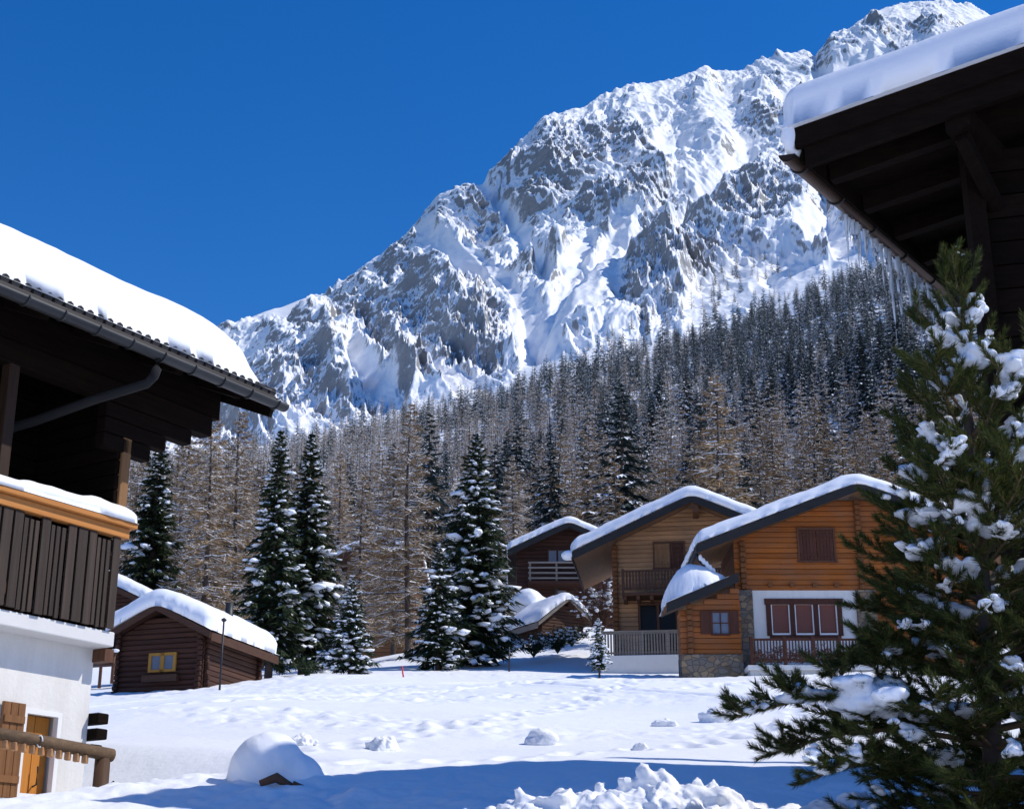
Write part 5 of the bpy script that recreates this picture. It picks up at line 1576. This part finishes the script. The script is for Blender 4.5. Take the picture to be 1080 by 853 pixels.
# ------------------------------------------------------------------ the young pine close by on the right
def near_pine():
    r = np.random.default_rng(2024)
    Y0 = 9.6
    base = P(1040, 853, Y0); gz = float(G(base[0], base[1])); top = P(1013, 268, Y0)
    base = np.array([base[0] + .02, base[1], gz - .1])
    Ht = top[2] - base[2]; lean = (top - base)[:2]
    root = empty('young_pine', base, label='dark green young pine carrying lumps of snow, in front of the icicle hung house', cat='tree')
    up = np.array([0, 0, 1.0])

    def axis(z):
        t = np.asarray(z) / Ht
        return np.stack([lean[0] * t + .03 * np.sin(t * 5), lean[1] * t + 0 * t, np.asarray(z, float)], -1)
    zz = np.linspace(-.1, Ht, 14)
    tr = Bag(); V, q = tube_np(axis(zz)[None], (.062 * (1 - zz / Ht).clip(0, 1) ** .8 + .008)[None], 10); tr.add(V, q, 0, True)

    shoots = []                                  # (polyline (k,3), taper0, taper1, brush from, density)
    snow_pts = []

    def curve(p0, d0, L, lift, k=7):
        s = np.linspace(0, 1, k)
        d = d0 / np.linalg.norm(d0)
        pts = p0 + d * (L * s)[:, None] + up * (lift * L * s ** 2)[:, None]
        return pts + r.normal(0, .006, pts.shape) * s[:, None] * L
    # silhouette: height above the foot -> reach of the limbs
    hz = (853 - np.array([853, 780, 700, 640, 586, 511, 460, 400, 350, 300, 268])) / 585 * Ht
    rc = np.array([1.05, 1.02, .90, .82, .80, .68, .60, .47, .36, .22, .05])
    z = .10; whorl = 0
    while z < Ht - .16:
        t = z / Ht
        nb = int(r.integers(6, 9)) if t < .60 else int(r.integers(4, 6)); a0 = r.random() * 6.28
        for b in range(nb):
            a = a0 + b * 6.283 / nb + r.normal(0, .22)
            zb = z + r.normal(0, .07)
            L = float(np.interp(zb, hz, rc)) * (.58 + .50 * r.random()) * (1.0 + .28 * max(0.0, math.cos(a)) * (t < .7))
            el = np.interp(t, [0, .3, .65, 1], [.05, .18, .62, 1.2]) + r.normal(0, .10)
            d = np.array([math.cos(a) * math.cos(el), math.sin(a) * math.cos(el), math.sin(el)])
            droop = np.interp(t, [0, .35, .7, 1], [-.18, -.02, .14, .20]) + r.normal(0, .06)
            pts = curve(axis(zb), d, L, droop, 9)
            shoots.append((pts, .014 * (.5 + L), .0045, .30 if L > .5 else .12))
            snow_pts.append((pts, L, t))
            # side shoots in pairs towards the tip, and a cluster at the tip
            ns = int(L * (9 if t < .6 else 7))
            for j in range(ns):
                s = .28 + .68 * (j + r.random()) / max(ns, 1)
                i0 = int(s * 8); p = pts[min(i0, 8)] * (1 - (s * 8 - i0)) + pts[min(i0 + 1, 8)] * (s * 8 - i0)
                td = unit(pts[min(i0 + 1, 8)] - pts[max(i0 - 1, 0)]); sd = unit(np.cross(td, up)) * (1 if j % 2 else -1)
                dd = td * .85 + sd * (.75 + .2 * r.random()) + up * r.normal(.12, .22)
                l2 = L * (.16 + .30 * (1 - s)) * (.7 + .6 * r.random()) + .06
                sp = curve(p, dd, l2, .22, 5); shoots.append((sp, .006, .003, .05))
                if l2 > .22:
                    for jj in range(2):
                        td2 = unit(sp[4] - sp[1]); sd2 = unit(np.cross(td2, up)) * (1 if jj else -1)
                        shoots.append((curve(sp[2 + jj], td2 * .8 + sd2 * .8 + up * r.normal(.1, .2), l2 * .5, .2, 4), .004, .003, .05))
        z += np.interp(t, [0, .5, 1], [.135, .15, .17]) * (.85 + .3 * r.random())
    # leader and its candles
    shoots.append((axis(np.linspace(Ht - .55, Ht + .02, 6)), .010, .006, .0))
    for a in (.3, 1.7, 3.0, 4.4, 5.5):
        d = np.array([math.cos(a) * .5, math.sin(a) * .5, 1]); shoots.append((curve(axis(Ht - .20), d, .16 + .05 * math.sin(a * 3), .1, 4), .006, .004, .0))
    # the two low limbs that reach out to the left over the snow
    for (u1, v1, y1, u0_z, L_) in ((772, 757, 9.35, .95, 0), (838, 828, 9.0, .55, 0), (800, 800, 9.9, .75, 0), (868, 712, 9.4, 1.25, 0)):
        tip = P(u1, v1, y1) - base; p0 = axis(u0_z); k = 12; s = np.linspace(0, 1, k)
        pts = p0 + (tip - p0) * s[:, None] + up * (.14 * np.sin(s * math.pi))[:, None]
        shoots.append((pts, .022, .006, .22)); L = np.linalg.norm(tip - p0); snow_pts.append((pts[2:], L, .12))
        for j in range(int(L * 13)):
            s = .22 + .76 * r.random(); x = s * (k - 1); i0 = int(x); p = pts[i0] * (1 - x + i0) + pts[min(i0 + 1, k - 1)] * (x - i0)
            td = unit(tip - p0); sd = unit(np.cross(td, up)) * (1 if j % 2 else -1)
            l2 = (.10 + .34 * (1 - s)) * (.7 + .7 * r.random()) + .05
            sp = curve(p, td * .9 + sd * .8 + up * r.normal(.05, .25), l2, .2, 5); shoots.append((sp, .006, .003, .05))
            if l2 > .2:
                for jj in range(2):
                    td2 = unit(sp[4] - sp[1]); sd2 = unit(np.cross(td2, up)) * (1 if jj else -1); shoots.append((curve(sp[2 + jj], td2 * .8 + sd2 * .8 + up * r.normal(.1, .2), l2 * .5, .2, 4), .004, .003, .05))
    # bark of limbs and shoots
    for pts, r0, r1, bf in shoots:
        V, q = tube_np(pts[None], np.linspace(r0, r1, len(pts))[None], 5); tr.add(V, q, 1, True)
    obj('trunk', tr.mesh('pine_trunk', [M['bark'], M['shoot']]), root)
    # needles: five-needle tufts all round each shoot, pointing forward
    B, D, LN = [], [], []
    for pts, r0, r1, bf in shoots:
        seg = np.diff(pts, axis=0); ln = np.linalg.norm(seg, axis=1); cum = np.concatenate([[0], np.cumsum(ln)]); Lt = cum[-1]
        n = int(Lt * (1 - bf) * 1000) + 24
        s = bf * Lt + (1 - bf) * Lt * r.random(n); i = np.clip(np.searchsorted(cum, s) - 1, 0, len(seg) - 1)
        p = pts[i] + seg[i] * ((s - cum[i]) / np.maximum(ln[i], 1e-6))[:, None]; t = unit(seg[i])
        w = r.normal(0, 1, (n, 3)); w = unit(w - t * (w * t).sum(1)[:, None])
        fw = 1.05 + .75 * (s / Lt) ** 2 + r.normal(0, .15, n)
        B.append(p); D.append(unit(t * fw[:, None] + w + up * .12)); LN.append(.046 + .024 * r.random(n))
    B, D, LN = np.concatenate(B), np.concatenate(D), np.concatenate(LN)
    sd = unit(np.cross(D, r.normal(0, 1, D.shape)))
    V = tri_slivers(B, D, sd, LN, np.full(len(B), .0048))
    obj('needles', np_mesh('pine_needles', V, np.arange(len(V)).reshape(-1, 3), [M['pine']]), root)
    print('pine needles', len(B))
    # snow pressed onto the limbs
    C, S, R_ = [], [], []
    def lump(p, sx, sz, a=0.0):
        C.append(p); S.append((sx, sx * .75, sz)); R_.append(a)
    SPt = np.concatenate([pts[0] + (pts[-1] - pts[0]) * 0 + np.stack([np.interp(np.linspace(0, len(pts) - 1, max(3, int(np.linalg.norm(pts[-1] - pts[0]) / .025))), np.arange(len(pts)), pts[:, c]) for c in range(3)], -1) - pts[0] for pts, r0, r1, bf in shoots])
    SPw = SPt + base
    su, sv_ = px_of(SPw[:, 0], SPw[:, 1], SPw[:, 2])
    for pts, L, t in snow_pts:
        if L < .25 or r.random() < .56: continue
        # snow drapes over the outer limb and the shoots beside it
        s0 = .45 + .4 * r.random(); p = pts[int(s0 * (len(pts) - 1))]; rad = .07 + .10 * L * r.random()
        d2 = ((SPt - p) * np.array([1, 1, 1.4])); k_ = np.where((d2 ** 2).sum(1) < rad * rad)[0]
        if len(k_) == 0: continue
        for q_ in SPt[r.choice(k_, min(len(k_), 26), replace=False)]:
            z_ = .026 + .026 * r.random() + .09 * rad; lump(q_ + up * z_ * .45, z_ * 1.45, z_ * .62, math.atan2(p[1], p[0]) + r.normal(0, .4))
    # heaps the photograph shows plainly: (u, v, depth, half width px, half height px)
    for (u, v, y, a, b) in [(915, 742, 9.15, 30, 22), (893, 738, 9.1, 12, 20), (935, 752, 9.1, 14, 18), (905, 728, 9.2, 18, 12), (932, 590, 8.8, 20, 9), (915, 600, 8.75, 14, 12), (955, 582, 8.9, 24, 8), (1000, 483, 9.2, 9, 15), (1012, 470, 9.3, 8, 10), (975, 455, 9.1, 10, 9), (1015, 425, 9.3, 6, 15), (1068, 415, 9.2, 22, 8), (1076, 455, 9.1, 12, 9), (980, 545, 9.0, 22, 8), (945, 525, 9.0, 12, 9), (1015, 540, 9.1, 8, 14), (1040, 370, 9.4, 10, 8), (1025, 335, 9.5, 8, 9), (1047, 355, 9.5, 10, 7), (852, 790, 9.0, 9, 20), (805, 754, 9.2, 17, 9), (825, 760, 9.2, 10, 6), (990, 690, 8.9, 12, 8), (965, 660, 8.9, 18, 7), (940, 690, 8.9, 10, 8), (960, 775, 8.8, 14, 10), (1000, 800, 8.8, 14, 9), (1060, 560, 9.0, 14, 9), (1050, 640, 9.0, 14, 9), (1070, 700, 9.0, 14, 9), (1000, 620, 8.95, 13, 8), (935, 830, 8.8, 14, 9), (985, 745, 8.9, 16, 7), (1062, 790, 8.9, 14, 10), (900, 800, 8.9, 9, 12), (1013, 266, 9.6, 5, 6)]:
        m_ = y / F * 1.06
        k_ = np.where((((su - u) / a) ** 2 + ((sv_ - v) / b) ** 2 < 1.2) & (SPw[:, 1] < Y0 + .15))[0]
        if len(k_) < 4:
            if v < 300: q = P(u, v, y) - base; lump(q, a * m_, b * m_, 0)
            continue
        k_ = k_[np.argsort(SPw[k_, 1])][:max(len(k_) // 2, 6)]
        c_ = SPt[k_].mean(0)
        g_ = min(a, b) * m_
        for q_ in SPt[r.choice(k_, min(len(k_), 36), replace=False)]:
            z_ = g_ * (.34 + .34 * r.random()); lump(q_ * .92 + c_ * .08 + up * z_ * .5, z_ * 1.45, z_ * .66, math.atan2(q_[1], q_[0]) + r.normal(0, .5))
        if a > 18: lump(c_ + up * g_ * .25, a * m_ * .62, g_ * .38, 0)
    V, Fc = blobs(C, S, 9, 2, np.array(R_), .25)
    fuse('snow_clumps', V, Fc, M['snow_tree'], .011, root, smooth=7, amp=.007, scale=14)


near_pine()


# ------------------------------------------------------------------ snow lying about
def on_ground(u, v, lo=8.0, hi=110.0):
    """where the sight line through a pixel meets the snow field"""
    ys = np.linspace(lo, hi, 1600); r_ = ray(u, v); k = ys / r_[1]
    gz = G(r_[0] * k, ys); d = r_[2] * k - gz
    i = np.argmax(d < 0) if (d < 0).any() else len(ys) - 1
    return np.array([r_[0] * k[i], ys[i], gz[i]])


def snow_heap(u, v, half, high, seed, label, chunky=False, Y=None, name='snow_pile', group='heaps of snow'):
    p = on_ground(u, v) if Y is None else P(u, v, Y); m_ = np.linalg.norm(p) / F
    a, h = half * m_, high * m_; r = np.random.default_rng(seed)
    C, S = [(0, 0, -.1 * h)], [(a * .95, a * .8, h * .95)]
    for k in range(16 if chunky else 7):
        t_ = r.random() * 6.28; q = r.random() ** .5 * (.85 if chunky else .6); z = h * (1 - q) * .75
        s = a * (.10 + .22 * r.random()) if chunky else a * (.35 + .25 * r.random())
        C.append((math.cos(t_) * q * a, math.sin(t_) * q * a * .8, z)); S.append((s, s, s * (.8 if chunky else .6)))
    V, Fc = blobs(C, S, seed, 2, r.random(len(C)) * 3, .5 if chunky else .12)
    o = fuse(name, V, Fc, M['snow'], max(a / 26, .012), smooth=2 if chunky else 6, loc=p, amp=a * (.04 if chunky else .02), scale=3 / a)
    return tag(o, label, 'snow pile', group)


snow_heap(404, 790, 20, 17, 11, 'jagged snow lump in the open field, right of the big rounded mound', True)
snow_heap(318, 785, 16, 12, 12, 'small crumbled snow lump right behind the big rounded mound', True)
snow_heap(570, 784, 21, 12, 13, 'smooth little snow hump in the middle of the field')
snow_heap(675, 790, 9, 9, 14, 'tiny pointed snow peak in the field', True)
snow_heap(757, 762, 21, 20, 15, 'steep snow heap left of the low pine limb', False)
snow_heap(700, 765, 15, 7, 16, 'flat broken snow patch left of the steep heap', True)


def mound():
    p = on_ground(290, 826, 9, 40); m_ = np.linalg.norm(p) / F
    root = empty('snow_mound', p, label='big rounded snow cap over a rough brown stump, at the edge of the shade', cat='snow mound')
    a, h = 60 * m_, 56 * m_
    V, Fc = blobs([(-.12 * a, 0, .30 * h), (-.30 * a, 0, .25 * h), (.25 * a, .05, .12 * h), (.55 * a, .05, -.06 * h), (-.45 * a, 0, .02 * h)], [(.62 * a, .6 * a, .62 * h), (.5 * a, .5 * a, .52 * h), (.55 * a, .5 * a, .46 * h), (.42 * a, .4 * a, .28 * h), (.4 * a, .4 * a, .4 * h)], 3, 3, None, .0)
    fuse('snow_cap', V, Fc, M['snow'], .022, root, smooth=14, amp=.008, scale=6)
    q = P(290, 824, p[1] - .40) - p
    m = MB(); m.tube([q + np.array([-.12, -.05, -.02]), q + np.array([.02, -.06, .03]), q + np.array([.16, .0, -.05])], [.03, .045, .03], 9); m.build('stump', M['stump'], root)
    m = MB(); m.tube([q + np.array([.16, -.02, -.02]), q + np.array([.36, .05, -.09])], [.03, .02], 7); m.build('branch_stub', M['stump'], root)


mound()


def rubble():
    """ploughed-up snow in clods at the near edge of the picture, one mass"""
    r = np.random.default_rng(31); C, S, R_ = [], [], []
    def at(u, v, y):
        return P(u, v, y)
    prof = [(500, 858), (540, 843), (575, 842), (610, 836), (640, 834), (680, 828), (705, 824), (740, 840), (780, 848), (815, 855), (850, 850), (900, 846)]
    for _ in range(520):
        u = r.uniform(485, 905); y = r.uniform(10.0, 11.5); vt = np.interp(u, [a for a, b in prof], [b for a, b in prof])
        crest = P(u, vt, 10.8); g = float(G(crest[0], y)); topz = crest[2]
        f = math.exp(-((y - 10.8) / .55) ** 2)
        z = g + (topz - g) * f * (.80 + .2 * r.random())
        s = .035 * math.exp(r.normal(0, .55)); C.append((crest[0] + r.normal(0, .05), y, z - s * .5)); S.append((s * 1.3, s * 1.1, s)); R_.append(r.random() * 3)
    for u in np.linspace(480, 910, 60):
        vt = np.interp(u, [a for a, b in prof], [b for a, b in prof]); c = P(u, vt + 3, 10.8); g = float(G(c[0], 10.8)); h = max(c[2] - g, .05)
        C.append((c[0], 10.8, g - .02)); S.append((.16, .42, h)); R_.append(0)
    for (u, v, s) in [(680, 814, .07), (676, 822, .085), (698, 818, .06), (660, 826, .07), (706, 824, .05), (690, 828, .09), (548, 836, .05), (632, 829, .05), (735, 826, .05), (752, 830, .06)]:
        c = P(u, v, 10.75); C.append(c); S.append((s * .8, s * .7, s * .85)); R_.append(r.random() * 3)
    V, Fc = blobs(C, S, 17, 2, np.array(R_), .75)
    o = fuse('snow_clods', V, Fc, M['snow'], .016, smooth=1, amp=.010, scale=16)
    tag(o, 'churned clods of sunlit snow along the near edge of the field', 'snow', kind='stuff')


rubble()


# ------------------------------------------------------------------ small things
def pole(u, v0, v1, Y, r0, mat, name, label, cat, tilt=0.0, extra=None, group=None):
    b = P(u, v0, Y); h = P(u, v1, Y)[2] - b[2]
    root = empty(name, b, label=label, cat=cat, group=group)
    m = MB(); m.tube([(0, 0, -.3), (tilt * h, 0, h)], [r0, r0 * .85], 8); m.build('shaft', mat, root)
    if extra: extra(root, h)
    return root


def lamp_head(root, h):
    m = MB(); m.tube([(0, 0, h), (0, 0, h + .05), (0, 0, h + .10)], [.06, .09, .03], 10); m.build('cap', M['black'], root)


pole(231, 737, 655, 44.5, .032, M['black'], 'slim_pole', 'slim dark pole standing before the side wall of the yellow windowed hut', 'pole', extra=lamp_head)
pole(427, 714, 702, 50, .03, M['red_pole'], 'marker_stick', 'short red marker stick leaning in the snow before the larch', 'marker', tilt=-.28)
pole(537, 700, 682, 60, .035, M['black'], 'fence_stake', 'thin dark stake in the snow right of the broad lone spruce', 'stake')


def small_fence():
    a = P(92, 713, 46); b = P(120, 711, 44); g = a.copy()
    root = empty('wooden_fence', g, label='short low fence with a snowy top rail between the loggia house and the hut', cat='fence')
    d = b - a
    m = MB(); m.tube([(0, 0, .62), (d[0], d[1], .60 + d[2])], .05, 8); rl = m.build('rail', M['wood_brown_x'], root)
    m = MB(); m.tube([(0, 0, .30), (d[0], d[1], .28 + d[2])], .045, 8); m.build('rail', M['wood_brown_x'], root)
    for t_ in (.05, .5, .95):
        m = MB(); m.tube([(d[0] * t_, d[1] * t_, -.5), (d[0] * t_, d[1] * t_, .72 + d[2] * t_)], .05, 8); m.build('post', M['wood_brown'], root)
    V, Fc = blobs([(d[0] * t_, d[1] * t_, .69 + d[2] * t_) for t_ in np.linspace(0, 1, 12)], [(.12, .08, .055)] * 12, 2, 2); fuse('rail_snow', V, Fc, M['snow'], .03, rl)


small_fence()

# ------------------------------------------------------------------ light, sky, camera
SUN_EL, SUN_AZ = math.radians(47), math.radians(91)      # height of the sun; heading right of the view
sv = Vector((math.sin(SUN_AZ) * math.cos(SUN_EL), math.cos(SUN_AZ) * math.cos(SUN_EL), math.sin(SUN_EL)))
sd = bpy.data.lights.new('sun', 'SUN'); sd.energy = 4.2; sd.angle = math.radians(.5); sd.color = (1, .945, .85)
so = bpy.data.objects.new('sun', sd); so.rotation_euler = sv.to_track_quat('Z', 'Y').to_euler(); so.location = (20, 0, 40); COL.objects.link(so)
w = bpy.data.worlds.new('World'); scene.world = w; w.use_nodes = True
nt = w.node_tree; bg = nt.nodes['Background']
sky = nt.nodes.new('ShaderNodeTexSky'); sky.sky_type = 'NISHITA'; sky.sun_disc = False
sky.sun_elevation = SUN_EL; sky.sun_rotation = SUN_AZ
sky.altitude = 1800; sky.air_density = 1.2; sky.dust_density = 0.0; sky.ozone_density = 5.0
hs = nt.nodes.new('ShaderNodeHueSaturation'); hs.inputs['Saturation'].default_value = 1.32; hs.inputs['Hue'].default_value = .51
nt.links.new(sky.outputs[0], hs.inputs['Color']); nt.links.new(hs.outputs[0], bg.inputs[0]); bg.inputs[1].default_value = .15
cd = bpy.data.cameras.new('camera'); cd.sensor_width = 36; cd.lens = 36 * F / 1080; cd.clip_start = .05; cd.clip_end = 20000
co = bpy.data.objects.new('camera', cd); co.location = (0, 0, 0); co.rotation_euler = (math.radians(90) + PITCH, 0, 0); COL.objects.link(co)
scene.camera = co
scene.view_settings.view_transform = 'Standard'; scene.view_settings.look = 'None'; scene.view_settings.exposure = 0.0; scene.view_settings.gamma = 1
scene.render.engine = 'CYCLES'
scene.cycles.max_bounces = 6; scene.cycles.diffuse_bounces = 3; scene.cycles.transparent_max_bounces = 8
scene.cycles.use_denoising = True
